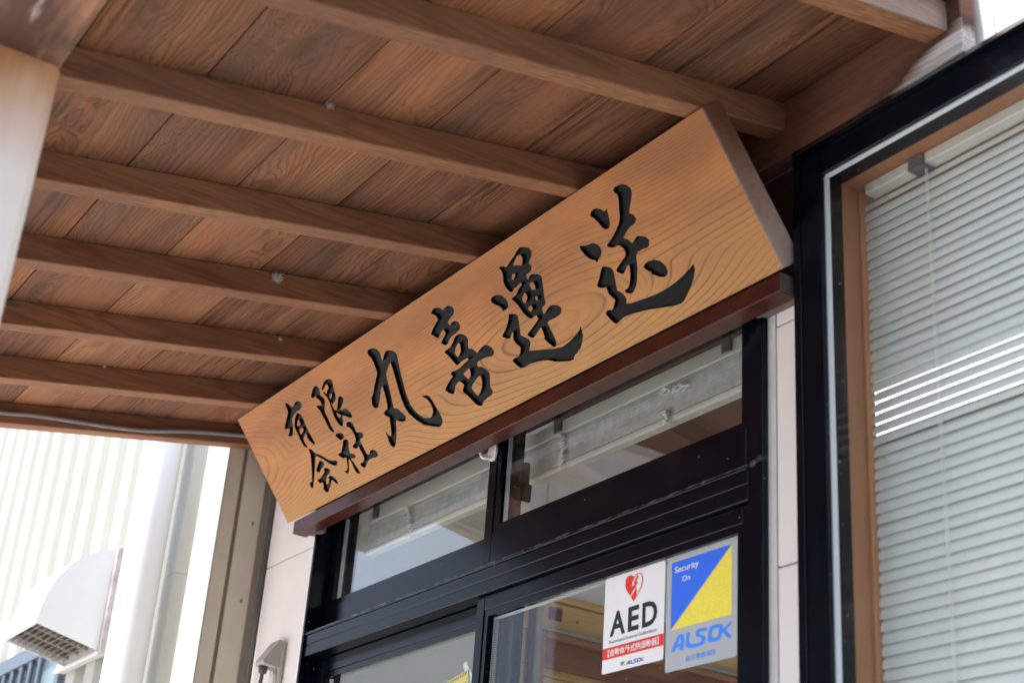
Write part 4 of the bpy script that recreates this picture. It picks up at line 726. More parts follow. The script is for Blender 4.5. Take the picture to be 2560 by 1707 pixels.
# planks run along the wall, laid on top of the rafters
py = [-0.046, -0.16, -0.36, -0.562, -0.767, -0.973, -1.18, -1.385, -1.575]
tones = [(0.50, 0.48, 0.48), (0.76, 0.75, 0.75), (0.72, 0.72, 0.74), (1.04, 1.04, 1.0), (0.74, 0.76, 0.80), (0.98, 0.98, 0.95), (0.95, 0.95, 0.95), (0.9, 0.9, 0.9)]  # first rows by the wall darkened for the shade behind the name board
for i, (a, b) in enumerate(zip(py[:-1], py[1:])):
    gp = 0.0013
    ya, yb = a - gp, b + gp
    if i == 0: ya = a
    m = MB()
    c = 0.0015
    n = 10
    cup = random.uniform(-.0012, .0012)
    x0, x1 = -3.7485, -1.212 - random.uniform(0, .012)
    vs = []
    for xx in (x0, x1):
        for s in range(n + 1):
            y = ya + (yb - ya) * s / n
            t = 2.0 * s / n - 1
            z = zb(y) + RH + 0.0006 + abs(cup) * 0 + (cup * (1 - t * t) if cup > 0 else -cup * t * t)
            if s in (0, n): z += c
            vs.append((xx, y, z))
        for s in range(n, -1, -1):
            y = ya + (yb - ya) * s / n
            vs.append((xx, y, zb(y) + RH + 0.014))
    L = 2 * (n + 1)
    fs = [tuple(range(L)), tuple(range(2 * L - 1, L - 1, -1))] + [(s, L + s, L + (s + 1) % L, (s + 1) % L) for s in range(L)]
    # local origin at the board's own middle so that the grain differs from board to board
    o = m.add(vs, fs).build('plank', M['plank'], canopy, color=tones[i])
    cen = Vector((-2.5, (ya + yb) / 2, zb((ya + yb) / 2) + RH)) - OFF[canopy.name]
    o.data.transform(Matrix.Translation(-cen)); o.location = cen
m = MB()
for q in ((-0.046, -1.60),):
    ya, yb = q
    for t0, t1 in ((0.0155, 0.03),):
        m.prism([(ya, zb(ya) + RH + t0), (yb, zb(yb) + RH + t0), (yb, zb(yb) + RH + t1), (ya, zb(ya) + RH + t1)], 'x', -3.7485, -1.20)
m.build('roof_deck', M['roof'], canopy)
fy = -1.576
MB().box(-3.7485, -1.20, fy - .02, fy - .0005, zb(fy) - 0.01, zb(fy) + RH + 0.014, .002).build('fascia_board', M['rafter'], canopy)
lo = MB().box(-3.745, -1.238, -0.0445, -0.0105, 2.6895, 2.86, .0015).build('ledger', M['ledger'], canopy)
# eave beam and post
eb = MB()
ch = 0.010
eb.prism([(-1.40 + ch, 2.362), (-1.25 - ch, 2.362), (-1.25, 2.362 + ch), (-1.25, 2.512), (-1.40, 2.485), (-1.40, 2.362 + ch)], 'x', -3.745, -1.215)
eb.build('eave_beam', M['eave'], canopy)
pc = 0.010
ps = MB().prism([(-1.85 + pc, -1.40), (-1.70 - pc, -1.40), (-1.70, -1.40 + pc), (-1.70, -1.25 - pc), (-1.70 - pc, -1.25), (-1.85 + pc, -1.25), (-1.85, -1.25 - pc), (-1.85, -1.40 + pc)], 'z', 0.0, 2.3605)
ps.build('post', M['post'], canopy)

# cable along the last rafter
pts = [(-1.45, 2.515), (-1.2, 2.565), (-0.95, 2.605), (-0.79, 2.629), (-0.708, 2.645), (-0.603, 2.659), (-0.508, 2.671), (-0.404, 2.689), (-0.281, 2.721), (-0.138, 2.750), (-0.05, 2.762)]
def smooth(pts, n=6):
    P = [Vector(p) for p in pts]
    out = []
    for i in range(len(P) - 1):
        p0, p1, p2, p3 = P[max(i - 1, 0)], P[i], P[i + 1], P[min(i + 2, len(P) - 1)]
        for s in range(n):
            t = s / n
            out.append(0.5 * ((2 * p1) + (-p0 + p2) * t + (2 * p0 - 5 * p1 + 4 * p2 - p3) * t * t + (-p0 + 3 * p1 - 3 * p2 + p3) * t ** 3))
    out.append(P[-1])
    return out
cb = MB().tube(smooth([(-3.7015, y, z) for y, z in pts]), 0.0062, 8).build('cable', M['cable'], smooth=True)
single(cb, (-3.7015, -0.7, 2.63))
tag(cb, 'loose grey cable sagging along the side of the last canopy rafter', 'cable')

# ------------------------------------------------------------------ the name board
P0 = Vector((-3.482, -0.06, 2.46))
uu = Vector((1, 0, 0)); vv = Vector((0, -0.182, 0.24)); VL = vv.length; vv.normalize(); nn = uu.cross(vv)
sign = thing('name_board', (0, 0, 0), 'long pale wooden name board with carved black characters, tilted forward above the door', 'sign')
mw = Matrix((uu, vv, nn)).transposed().to_4x4(); mw.translation = P0
sign.matrix_world = mw
OFF[sign.name] = Vector((0, 0, 0))
LEN, HGT, THK, DEP = 1.860, VL, 0.053, 0.0062
glyph_loops = {}
for nme, loops in GLYPH.items():
    glyph_loops[nme] = [[(u / 1000, v / 1000) for u, v in L] for L in loops]
alll = [[(0, 0), (LEN, 0), (LEN, HGT), (0, HGT)]] + [L for q in glyph_loops.values() for L in q]
fm = flat_mesh(alll, lambda u, v: (u, v, 0))
fm.build('board_face', M['sign'], sign, recalc=False)
e = 0.0
bk = MB().add([(0, 0, 0), (LEN, 0, 0), (LEN, HGT, 0), (0, HGT, 0), (0, 0, -THK), (LEN, 0, -THK), (LEN, HGT, -THK), (0, HGT, -THK)],
              [(0, 1, 5, 4), (2, 3, 7, 6), (7, 4, 5, 6)])
bk.build('board_back', M['sign'], sign, recalc=False)
for x in (0, LEN):
    en = MB().add([(x, 0, 0), (x, HGT, 0), (x, HGT, -THK), (x, 0, -THK)], [(0, 1, 2, 3) if x else (3, 2, 1, 0)])
    en.build('board_end', M['sign_end'], sign, recalc=False)
for nme, loops in glyph_loops.items():
    m = flat_mesh(loops, lambda u, v: (u, v, -DEP))
    for L in loops:
        n = len(L)
        b = len(m.v)
        m.v += [Vector((u, v, 0)) for u, v in L] + [Vector((u, v, -DEP)) for u, v in L]
        m.f += [(b + i, b + (i + 1) % n, b + n + (i + 1) % n, b + n + i) for i in range(n)]
    m.build('carved_character', M['ink'], sign, recalc=False)

# lintel rail the board rests on
rail = thing('sign_rail', (-2.53, -0.03, 2.42), 'dark red lacquered wooden rail under the name board', 'rail')
MB().box(-3.436, -1.6285, -0.062, -0.0225, 2.4195, 2.4545, .0015).build('rail_bar', M['lacquer'], rail)
for a, b in ((-3.4400, -3.4362), (-1.6283, -1.6258)):
    MB().box(a, b, -0.0615, -0.023, 2.420, 2.454, .001).build('end_grain', M['lint_end'], rail)
for a, b in ((-3.428, -3.37), (-1.735, -1.6262)):
    MB().box(a, b, -0.0220, -0.0005, 2.4235, 2.446, .001).build('rail_block', plain_mat('dusty_block', (0.15, 0.125, 0.115), 0.7), rail)

# ------------------------------------------------------------------ sliding entrance door with transom
door = thing('sliding_door', (-2.57, 0.03, 0), 'black aluminium double sliding entrance door with glazed transom above', 'door')
F = M['frame']
c = 0.0012
fj = MB()
fj.box(DX0 + .0005, -3.400, -0.012, 0.100, 0, DZ - .001, c).box(-3.3998, -3.392, 0.0615, 0.100, 0, 2.5)
fj.box(-1.7665, DX1 - .0005, -0.004, 0.100, 0, DZ - .001, c).box(-1.7430, -1.7245, -0.0125, -0.0042, 0, DZ - .001, c)
fj.box(-3.3995, -1.7670, -0.004, 0.100, 2.500, DZ - .001, c)
fj.build('door_frame', F, door)
tb = MB()
tb.box(-3.3995, -1.7670, -0.006, 0.100, 2.104, 2.1285, c).box(-3.3995, -1.7670, -0.0045, 0.100, 2.1287, 2.1325).box(-3.3995, -1.7670, -0.006, 0.100, 2.1327, 2.1575, c)
tb.box(-3.3995, -1.7670, -0.009, 0.0035, 2.1577, 2.1655, c).box(-3.3995, -1.7670, 0.0325, 0.0355, 2.158, 2.172)
tb.build('transom_bar', F, door)

def sash(name, x0, x1, z0, z1, y0, y1, ls, rs, bs, ts, yg, glass, spacer_l=True, spacer_t=False):
    """a sash: stiles and rails with glazing beads, double glazing and its spacer"""
    p = MB()
    p.box(x0, x0 + ls, y0, y1, z0, z1, c).box(x1 - rs, x1, y0, y1, z0, z1, c)
    p.box(x0 + ls + .0002, x1 - rs - .0002, y0, y1, z0, z0 + bs, c).box(x0 + ls + .0002, x1 - rs - .0002, y0, y1, z1 - ts, z1, c)
    s = p.build(name, F, door)
    # beads, mitred
    bw = 0.014
    gx0, gx1, gz0, gz1 = x0 + ls, x1 - rs, z0 + bs, z1 - ts
    b = MB()
    yb0, yb1 = y0 + .0025, yg - .004
    b.prism([(gx0 + .0003, gz0 + .0003), (gx1 - .0003, gz0 + .0003), (gx1 - bw, gz0 + bw), (gx0 + bw, gz0 + bw)], 'y', yb0, yb1)
    b.prism([(gx0 + .0003, gz1 - .0003), (gx1 - .0003, gz1 - .0003), (gx1 - bw, gz1 - bw), (gx0 + bw, gz1 - bw)], 'y', yb0, yb1)
    b.prism([(gx0 + .0003, gz0 + .0006), (gx0 + .0003, gz1 - .0006), (gx0 + bw - .0003, gz1 - bw), (gx0 + bw - .0003, gz0 + bw)], 'y', yb0, yb1)
    b.prism([(gx1 - .0003, gz0 + .0006), (gx1 - .0003, gz1 - .0006), (gx1 - bw + .0003, gz1 - bw), (gx1 - bw + .0003, gz0 + bw)], 'y', yb0, yb1)
    b.build('glazing_bead', F, s)
    MB().box(gx0 + .002, gx1 - .002, yg - .0015, yg + .0015, gz0 + .002, gz1 - .002).build('glass_pane', M[glass], s)
    q = MB()
    if spacer_l: q.box(gx0 + bw + .0006, gx0 + bw + .0042, yg + .003, yg + .012, gz0 + bw, gz1 - bw)
    if spacer_t: q.box(gx0 + bw + .005, gx1 - bw, yg + .003, yg + .010, gz1 - bw - .004, gz1 - bw - .0006)
    if q.v: q.build('glazing_spacer', M['spacer'], s)
    return s
# transom: right sash on the outer track, left sash behind it
st = sash('transom_sash', -2.610, -1.768, 2.1725, 2.497, 0.006, 0.032, 0.030, 0.018, 0.068, 0.02, 0.020, 'glass_dirty')
sl = sash('transom_sash', -3.3985, -2.555, 2.1725, 2.497, 0.036, 0.060, 0.016, 0.045, 0.065, 0.012, 0.048, 'glass_dirty')
dr = sash('door_leaf', -2.614, -1.768, 0.03, 2.1025, 0.006, 0.033, 0.028, 0.0265, 0.10, 0.030, 0.020, 'glass', True, True)
dl = sash('door_leaf', -3.3985, -2.515, 0.03, 2.1025, 0.036, 0.060, 0.032, 0.048, 0.10, 0.036, 0.048, 'glass', True, False)
# crescent lock on the inner transom sash
lk = MB()
lk.prism([(-2.556, 2.318), (-2.548, 2.318), (-2.546, 2.352), (-2.551, 2.358), (-2.560, 2.356), (-2.560, 2.325)], 'y', 0.0605, 0.078)
lk.prism([(-2.560, 2.345), (-2.549, 2.345), (-2.549, 2.405), (-2.560, 2.405)], 'y', 0.0605, 0.072)
lk.build('crescent_lock', M['gasket'], door)

# hook stuck to the transom stile
hook = thing('adhesive_hook', (-2.595, 0.005, 2.42), 'small white plastic hook stuck on the transom stile below the rail', 'hook')
pl = [(-2.595 + .0165 * math.cos(a), 2.427 + .020 * math.sin(a) * (1.0 if math.sin(a) > 0 else 1.15)) for a in [i * math.pi / 12 for i in range(24)]]
MB().prism(pl, 'y', 0.0005, 0.0055).build('hook_plate', M['plastic'], hook)
MB().tube(smooth([(-2.597, -0.001, 2.412), (-2.601, -0.008, 2.409), (-2.608, -0.015, 2.412), (-2.612, -0.018, 2.421), (-2.613, -0.018, 2.428)], 4), 0.0036, 8, 0.0030).build('hook_prong', M['plastic'], hook, smooth=True)

# ------------------------------------------------------------------ gathered blind behind the transom
tbn = thing('raised_blind', (-2.6, 0.12, 2.45), 'venetian blind drawn up into a grey stack behind the transom glass', 'blind')
yb_ = 0.108
MB().box(-3.355, -1.75, yb_, yb_ + .03, 2.4665, 2.4985, .002).build('head_rail', M['rail'], tbn)
sm = MB()
for i in range(19):
    z = 2.399 + i * 0.0035
    dy = random.uniform(-.0012, .0012); tl = random.uniform(-.0005, .0005)
    x0, x1 = -3.35, -1.76
    y0 = yb_ + .003 + dy
    sm.prism([(y0, z), (y0 + .022, z + tl), (y0 + .022, z + .0012 + tl), (y0, z + .0019)], 'x', x0, x1)
ss = sm.build('slat_stack', plain_mat('grey_slat', (0.60, 0.61, 0.59), 0.45, 0.4, var=0.2, vscale=40), tbn, recalc=False)
ss['kind'] = 'stuff'
MB().box(-3.35, -1.76, yb_ - .001, yb_ + .026, 2.382, 2.3965, .004).build('bottom_rail', M['rail'], tbn)
for x in (-3.31, -2.50, -1.95):
    MB().box(x - .013, x + .013, yb_ - .006, yb_ - .0006, 2.472, 2.5035, .001).build('bracket', M['clip'], tbn)
def tangle(x0, x1, z0, z1, n, seed):
    rr = random.Random(seed)
    pts = []
    for i in range(n):
        t = i / (n - 1)
        bx = x0 + (x1 - x0) * t; bz = z0 + (z1 - z0) * t
        pts.append((bx + rr.uniform(-.012, .012), yb_ - .006 + rr.uniform(-.004, .003), bz + rr.uniform(-.007, .007)))
    return smooth(pts, 4)
for x0, x1, z0, z1, n, sd_ in ((-3.14, -3.11, 2.46, 2.375, 46, 1), (-2.485, -2.47, 2.462, 2.375, 46, 2), (-2.14, -2.06, 2.452, 2.437, 46, 3), (-2.135, -2.12, 2.405, 2.38, 28, 4)):
    MB().tube(tangle(x0, x1, z0, z1, n, sd_), 0.0014, 5).build('cord_tangle', M['cord'], tbn, smooth=True)
MB().tube([(-2.28, yb_ - .006, 2.47), (-2.2805, yb_ - .006, 2.43), (-2.2805, yb_ - .006, 2.415)], 0.0006, 5).build('pull_cord', M['cord'], tbn)

# ------------------------------------------------------------------ stickers on the door glass
YS = 0.0182
def pl_(y):
    return lambda u, v: (u, y, v)
def rrect(x0, x1, z0, z1, r=0.004):
    out = []
    for cx, cz, a0 in ((x1 - r, z1 - r, 0), (x0 + r, z1 - r, 90), (x0 + r, z0 + r, 180), (x1 - r, z0 + r, 270)):
        for i in range(5):
            a = R(a0 + 22.5 * i)
            out.append((cx + r * math.cos(a), cz + r * math.sin(a)))
    return out
KY = 1.6182 / 1.6275         # the marks were measured on the plane y = 0.0275
def m1(L): return [(u / 1000 * KY, 1.25 + (v / 1000 - 1.25) * KY) for u, v in L]
def fitb(x0, x1, z0, z1):
    (a, b), (c_, d) = m1([(x0, z0), (x1, z1)])
    return (a, c_, b, d)
aed = thing('aed_sticker', (-2.095, YS, 1.96), 'white AED sticker with red heart and red band, left of the silver sticker', 'sticker')
(a0, b0), (a1, b1) = m1([(-2196.5, 1884.0), (-2020.5, 2062.6)])
MB().prism(rrect(a0, a1, b0, b1, .004), 'y', YS - .0006, YS).build('sticker_sheet', P_WHITE, aed)
ya = YS - .0009; yb2 = YS - .0012; yc2 = YS - .0015
(r0, q0), (r1, q1) = m1([(-2196.3, 1909.2), (-2020.6, 1930.4)])
MB().box(r0, r1, ya, ya + .0002, q0, q1).build('red_band', P_RED, aed)
flat_mesh([m1(LOGO['heart'])], pl_(ya)).build('heart_mark', P_RED, aed)
flat_mesh([m1(LOGO['hwhite'])], pl_(yb2)).build('heart_light', P_WHITE, aed)
flat_mesh([m1(LOGO['hbolt'])], pl_(yc2)).build('heart_bolt', P_RED, aed)
flat_mesh([m1(LOGO['hslash'])], pl_(yb2)).build('heart_slash', P_WHITE, aed)
for ch_, x0, x1 in (('A', -2177, -2131), ('E', -2123.5, -2091.5), ('D', -2082.4, -2039.5)):
    text_mb(ch_, fitb(x0, x1, 1949.8, 1995.6), pl_(ya), 0.028).build('letter', P_BLACK, aed)
text_mb('Automated External Defibrillator', fitb(-2179, -2039, 1937.2, 1943.6), pl_(ya), 0.004).build('small_print', P_BLACK, aed)
text_mb('【自動体外式除細動器】', fitb(-2180, -2033, 1912.6, 1926.6), pl_(yb2), 0.016).build('band_lettering', P_WHITE, aed)
def alsok(parent, tf, y, mat):
    """the security firm's lettering from its traced strokes"""
    for keys in (('A', 'Ac'), ('LS',), ('O', 'Oc'), ('K',)):
        flat_mesh([[tf(u, v) for u, v in LOGO[k_]] for k_ in keys], pl_(y)).build('logo_letter', mat, parent)
def mini(u, v):
    uu_ = -2123.9 + (u + 1998.9) / (1841.3 - 1998.9) * -1 * 50.0
    vv_ = 1889.8 + (v - 1890.6) / (1921.2 - 1890.6) * 8.0
    return m1([(uu_, vv_)])[0]
alsok(aed, mini, ya, P_NAVY)
flat_mesh([m1([(-2140, 1898), (-2127.8, 1898), (-2140, 1890.8)])], pl_(ya)).build('logo_triangle', P_NAVY, aed)
flat_mesh([m1([(-2127.4, 1897.6), (-2127.4, 1890.8), (-2139.4, 1890.8)])], pl_(ya)).build('logo_triangle', P_YEL, aed)

sec = thing('security_sticker', (-1.91, YS, 1.96), 'silver grey security sticker with blue and yellow square, beside the white AED sticker', 'sticker')
(a0, b0), (a1, b1) = m1([(-2014.5, 1859.2), (-1829.5, 2064.3)])
MB().prism(rrect(a0, a1, b0, b1, .004), 'y', YS - .0006, YS).build('sticker_sheet', P_GREY, sec)
flat_mesh([m1([(-2001.5, 2052.2), (-1844.0, 2052.2), (-2001.5, 1932.0)])], pl_(ya)).build('blue_triangle', P_BLUE, sec)
flat_mesh([m1([(-1843.0, 2051.2), (-1843.0, 1931.0), (-2000.5, 1931.0)])], pl_(ya)).build('yellow_triangle', P_YEL, sec)
text_mb('Security', fitb(-1993, -1928.5, 2028.6, 2043.2), pl_(yb2), 0.012).build('lettering', P_WHITE, sec)
text_mb('On', fitb(-1972.2, -1950.6, 2012.8, 2022.6), pl_(yb2), 0.014).build('lettering', P_WHITE, sec)
alsok(sec, lambda u, v: m1([(u, v)])[0], ya, P_SKY)
text_mb('綜合警備保障', fitb(-1959.3, -1881.6, 1870.0, 1880.2), pl_(ya), 0.0).build('lettering', P_SKY, sec)

# caution tape and a scrap of paper behind the left door glass
tape = thing('caution_tape', (-2.79, 0.056, 1.95), 'yellow and black caution tape stuck behind the left door pane', 'tape')
yt = 0.0545
TA = Vector((-2.709, 0, 1.978)); TU = Vector((-0.979, 0, -0.16)).normalized(); TV = Vector((0.16, 0, -0.979)).normalized()
def tp(y):
    return lambda u, v: tuple(Vector((0, y, 0)) + TA + TU * u + TV * v)
flat_mesh([[(0, 0), (0.42, 0), (0.42, 0.075), (0, 0.075)]], tp(yt)).build('tape_strip', ink('tape_yellow', (0.78, 0.62, 0.05)), tape)
hm = MB()
for i in range(42):
    for v0, v1 in ((0.002, 0.009), (0.066, 0.073)):
        q = tp(yt - .0004)
        b = 0.004 + i * .0098
        hm.add([q(b, v0), q(b + .004, v0), q(b + .009, v1), q(b + .005, v1)], [(0, 1, 2, 3)])
hm.build('hatch_print', P_BLACK, tape)['kind'] = 'stuff'
for i, (wd, s) in enumerate((('CAUT', 0.052), ('CAUTION', 0.085), ('CAUTION', 0.085))):
    u0 = (0.006, 0.072, 0.172)[i]
    text_mb(wd, (0, s, 0, 0.026), (lambda y, u0, s: (lambda u, v: tp(y)(u0 + s - u, 0.050 - v)))(yt - .0004, u0, s), 0.01).build('lettering', P_BLACK, tape)
pap = MB().add([(-2.735, yt + .003, 1.992), (-2.726, yt + .003, 1.999), (-2.676, yt + .003, 1.945), (-2.660, yt + .003, 1.925), (-2.66, yt + .003, 1.88), (-2.70, yt + .003, 1.92)], [(0, 1, 2, 3, 4, 5)])
pp = single(pap.build('paper_scrap', ink('tissue_white', (0.75, 0.77, 0.76))), (-2.70, yt + .003, 1.94))
tag(pp, 'torn white paper tape holding the end of the caution tape', 'paper')

# ------------------------------------------------------------------ picture window on the right
win = thing('picture_window', (-0.5, 0, 1.0), 'large black framed picture window right of the door with wooden reveal', 'window')
fw = MB()
FX = -1.547; FT = 2.614
fw.box(WX0 + .0005, -1.5965, -0.045, 0.008, WZ0 + .0005, 2.6885, c)
fw.box(-1.5963, -1.5925, -0.0425, 0.008, WZ0 + .03, 2.666)
fw.box(-1.5923, FX, -0.0445, 0.006, WZ0 + .03, 2.666, c)
fw.prism([(-0.056, 2.6672), (-0.041, 2.6885), (0.008, 2.6885), (0.008, 2.6672)], 'x', -1.5963, WX1 - .001)
fw.box(FX + .0002, WX1 - .001, -0.0435, 0.006, FT, 2.6668, c)
fw.box(-1.5963, WX1 - .001, -0.045, 0.006, WZ0 + .0005, WZ0 + .0295, c).box(WX1 - .07, WX1 - .0012, -0.045, 0.006, WZ0 + .03, FT - .0002, c)
fw.build('window_frame', F, win)
sp = MB()
sp.box(FX + .0002, FX + .0030, -0.0365, -0.0260, WZ0 + .03, FT - .0035)
sp.box(FX + .0032, WX1 - .07, -0.0365, -0.0285, FT - .0032, FT - .0003)
sp.build('glazing_spacer', plain_mat('bright_spacer', (0.82, 0.86, 0.90), 0.3, 0.5, 0.0, var=0.03), win)
MB().box(FX + .0004, WX1 - .0703, -0.0405, -0.0375, WZ0 + .03, FT - .0004).build('glass_pane', M['glass'], win)
MB().box(-1.585, -1.5505, 0.0082, 0.064, WZ0, 2.645, .001).build('reveal_board', M['reveal'], win)
MB().box(-1.5503, WX1, 0.0082, 0.20, 2.6165, 2.645, .001).build('reveal_board', M['reveal'], win, color=(0.85, 0.8, 0.8))
MB().box(-1.5503, -1.5432, 0.046, 0.0635, WZ0, 2.616, .001).build('stop_strip', M['reveal'], win, color=(1.15, 1.15, 1.1))
MB().box(-1.5503, WX1, 0.0082, 0.20, WZ0 - .025, WZ0 - .0005, .001).build('reveal_board', M['reveal'], win)

wb = thing('venetian_blind', (-0.5, 0.05, 2.6), 'closed pale grey venetian blind hanging inside the picture window', 'blind')
BX0, BX1 = -1.5255, 0.50
MB().box(BX0, BX1, 0.037, 0.062, 2.5965, 2.6155, .0015).build('head_rail', M['rail'], wb, color=(1, 1, 1))
for x in (-1.41, -0.75, 0.1):
    b1 = MB()
    b1.box(x - .016, x + .016, 0.0325, 0.0365, 2.594, 2.6135, .0008).box(x - .016, x + .016, 0.0325, 0.06, 2.5925, 2.5955)
    b1.build('bracket', M['clip'], wb)
slat_me = None
TILT = R(69); SW = 0.0245; pitch = 0.01845; x0, x1 = -1.541, 0.49
xm = (x0 + x1) / 2
nz = 1.0
first = None
z = 2.583
rs_ = random.Random(3)
while z > 1.06:
    if first is None:
        vs = []
        prof = []
        for i in range(6):
            t = i / 5 - .5
            a = t * SW
            bulge = 0.0030 * (1 - (2 * t) ** 2)
            # slat direction: lower edge towards the glass (-y), upper edge inside
            dy, dz = math.cos(TILT), math.sin(TILT)
            prof.append((a * dy - bulge * dz, a * dz + bulge * dy))
        xs_ = [x0 - xm, x0 - xm + .003, -0.6, 0.2, x1 - xm - .003, x1 - xm]
        for xi, xx in enumerate(xs_):
            for j, (dy, dz) in enumerate(prof):
                sh = 1.0 if 0 < xi < 5 else 0.72
                vs.append((xx, dy * sh, dz * sh))
        fs = [(a * 6 + b, a * 6 + b + 1, a * 6 + 7 + b, a * 6 + 6 + b) for a in range(5) for b in range(5)]
        me = bpy.data.meshes.new('slat')
        me.from_pydata(vs, [], fs)
        for p in me.polygons: p.use_smooth = True
        me.materials.append(M['blind'])
        o = first = bpy.data.objects.new('slat', me)
    else:
        o = first.copy()
    COL.objects.link(o)
    o.parent = wb
    o.location = Vector((xm + rs_.uniform(-.0012, .0012), 0.0565 + rs_.uniform(-.0004, .0004), z + rs_.uniform(-.0004, .0004))) - OFF[wb.name]
    o.rotation_euler = (rs_.uniform(-.015, .015) + (-.20 if z > 2.575 else 0) + (rs_.uniform(-.16, -.07) if 2.14 < z < 2.25 else 0), rs_.uniform(-.0007, .0007), 0)
    z -= pitch
for x in (-1.402, -0.75, -0.05):
    MB().tube([(x, 0.0475, 2.598), (x - .001, 0.0472, 2.2), (x, 0.0475, 1.05)], 0.0008, 5).build('ladder_cord', M['cord'], wb)
    MB().tube([(x + .003, 0.0478, 2.598), (x + .0035, 0.0472, 2.2), (x + .003, 0.0478, 1.05)], 0.0006, 5).build('ladder_cord', M['cord'], wb)

# ------------------------------------------------------------------ outlet on the left pier
out = thing('outdoor_outlet', (-3.545, 0, 2.0), 'beige outdoor socket with hooded cover and grey plug on the pink wall', 'socket')
MB().box(-3.575, -3.515, -0.014, -0.0005, 1.965, 2.165, .004).build('back_plate', M['outlet'], out)
MB().prism([(-0.0145, 2.166), (-0.020, 2.166), (-0.058, 2.107), (-0.056, 2.100), (-0.0145, 2.095)], 'x', -3.573, -3.519).build('cover', M['outlet'], out, color=(1, 1, 1))
MB().tube([(-3.552, -0.042, 2.103), (-3.552, -0.042, 2.086), (-3.553, -0.042, 2.080)], 0.013, 10, 0.010).build('plug', M['plug'], out, smooth=True)
MB().tube(smooth([(-3.553, -0.042, 2.082), (-3.554, -0.043, 2.06), (-3.556, -0.046, 2.03), (-3.557, -0.046, 1.98), (-3.556, -0.04, 1.90), (-3.55, -0.02, 1.5), (-3.55, -0.01, 0.4)], 5), 0.005, 8).build('plug_cord', M['plug'], out, smooth=True)
ov = [(-3.537 + .013 * math.cos(i * math.pi / 10), 2.058 + .030 * math.sin(i * math.pi / 10)) for i in range(20)]
MB().prism(ov, 'y', -0.024, -0.0145).build('socket_face', M['plastic'], out)

# ------------------------------------------------------------------ neighbouring building with corrugated wall
nbr = thing('corrugated_building', (-5.5, 1.0, 0), 'cream corrugated metal building beside the canopy on the left', 'building')
NX = -3.75; NY = -0.147
MB().box(-9.5, NX - .012, NY + .055, 4.0, 0, 6.0).build('wall_core', M['flash'], nbr)
def corr(x0, x1, z0, z1):
    pts = []
    x = -3.846
    base = [(0.0, 0), (0.085, 0), (0.105, 1), (0.170, 1), (0.190, 0)]
    n = 0
    line = []
    while x > x0 - .2:
        for d, h in base[:-1]:
            line.append((x - d, NY + .006 + .034 * h))
        x -= 0.190
    line = [p for p in line if x0 <= p[0] <= x1]
    line = [(x1, line[0][1])] + line + [(x0, line[-1][1])]
    m = MB()
    vs = [(a, b, z0) for a, b in line] + [(a, b, z1) for a, b in line]
    L = len(line)
    m.add(vs, [(i, i + 1, L + i + 1, L + i) for i in range(L - 1)])
    return m
corr(-9.5, -3.846, 2.425, 6.0).build('corrugated_sheet', M['corr'], nbr, recalc=False)
corr(-9.5, -6.22, 0, 2.424).build('corrugated_sheet', M['corr'], nbr, recalc=False)
corr(-4.932, -3.846, 0, 2.424).build('corrugated_sheet', M['corr'], nbr, recalc=False)
MB().box(-3.845, NX, NY, NY + .004, 0, 6.0).build('corner_flashing', M['corr'], nbr)
MB().box(NX - .004, NX + .0005, NY + .0045, -0.102, 0, 6.0).build('corner_flashing', M['flash'], nbr)
MB().box(NX - .008, NX - .005, -0.1015, -0.0905, 0, 6.0).build('seam', M['groove'], nbr)
MB().box(NX - .004, NX + .002, -0.090, -0.062, 0, 6.0).build('corner_flashing', M['flash'], nbr)
MB().box(NX - .004, NX + .0005, -0.0615, -0.0255, 0, 6.0).build('corner_flashing', M['flash'], nbr, color=(1, 1, 1))
for zz in (2.30, 2.52):
    MB().box(NX + .0005, NX + .004, -0.050, -0.044, zz, zz + .012, .001).build('rivet', M['groove'], nbr)
# its window
nw = MB()
nw.box(-6.215, -4.937, NY - .003, NY + .04, 2.372, 2.4235).box(-6.215, -4.937, NY - .003, NY + .04, 1.20, 1.25)
nw.box(-4.975, -4.937, NY - .003, NY + .04, 1.2502, 2.3718).box(-6.215, -6.175, NY - .003, NY + .04, 1.2502, 2.3718)
wf = nw.build('window', M['bars'], nbr)
MB().box(-6.174, -5.19, NY + .02, NY + .03, 1.2505, 2.3715).build('pane', M['darkglass'], wf)
MB().box(-5.187, -4.976, NY + .016, NY + .03, 1.2505, 2.3715).build('pane', M['teal'], wf)
for i in range(9):
    x = -5.20 - i * 0.105
    MB().box(x - .014, x + .014, NY + .0, NY + .015, 1.2505, 2.3715, .003).build('window_bar', M['bars'], wf)
# drain pipe
dp_ = MB().tube([(-4.09, -0.222, z_) for z_ in (0, 1, 2, 3, 4, 5, 6)], 0.057, 32).build('drain_pipe', M['pvc'], smooth=True)
single(dp_, (-4.09, -0.222, 0))
tag(dp_, 'white plastic drain pipe running up the corrugated wall', 'pipe')
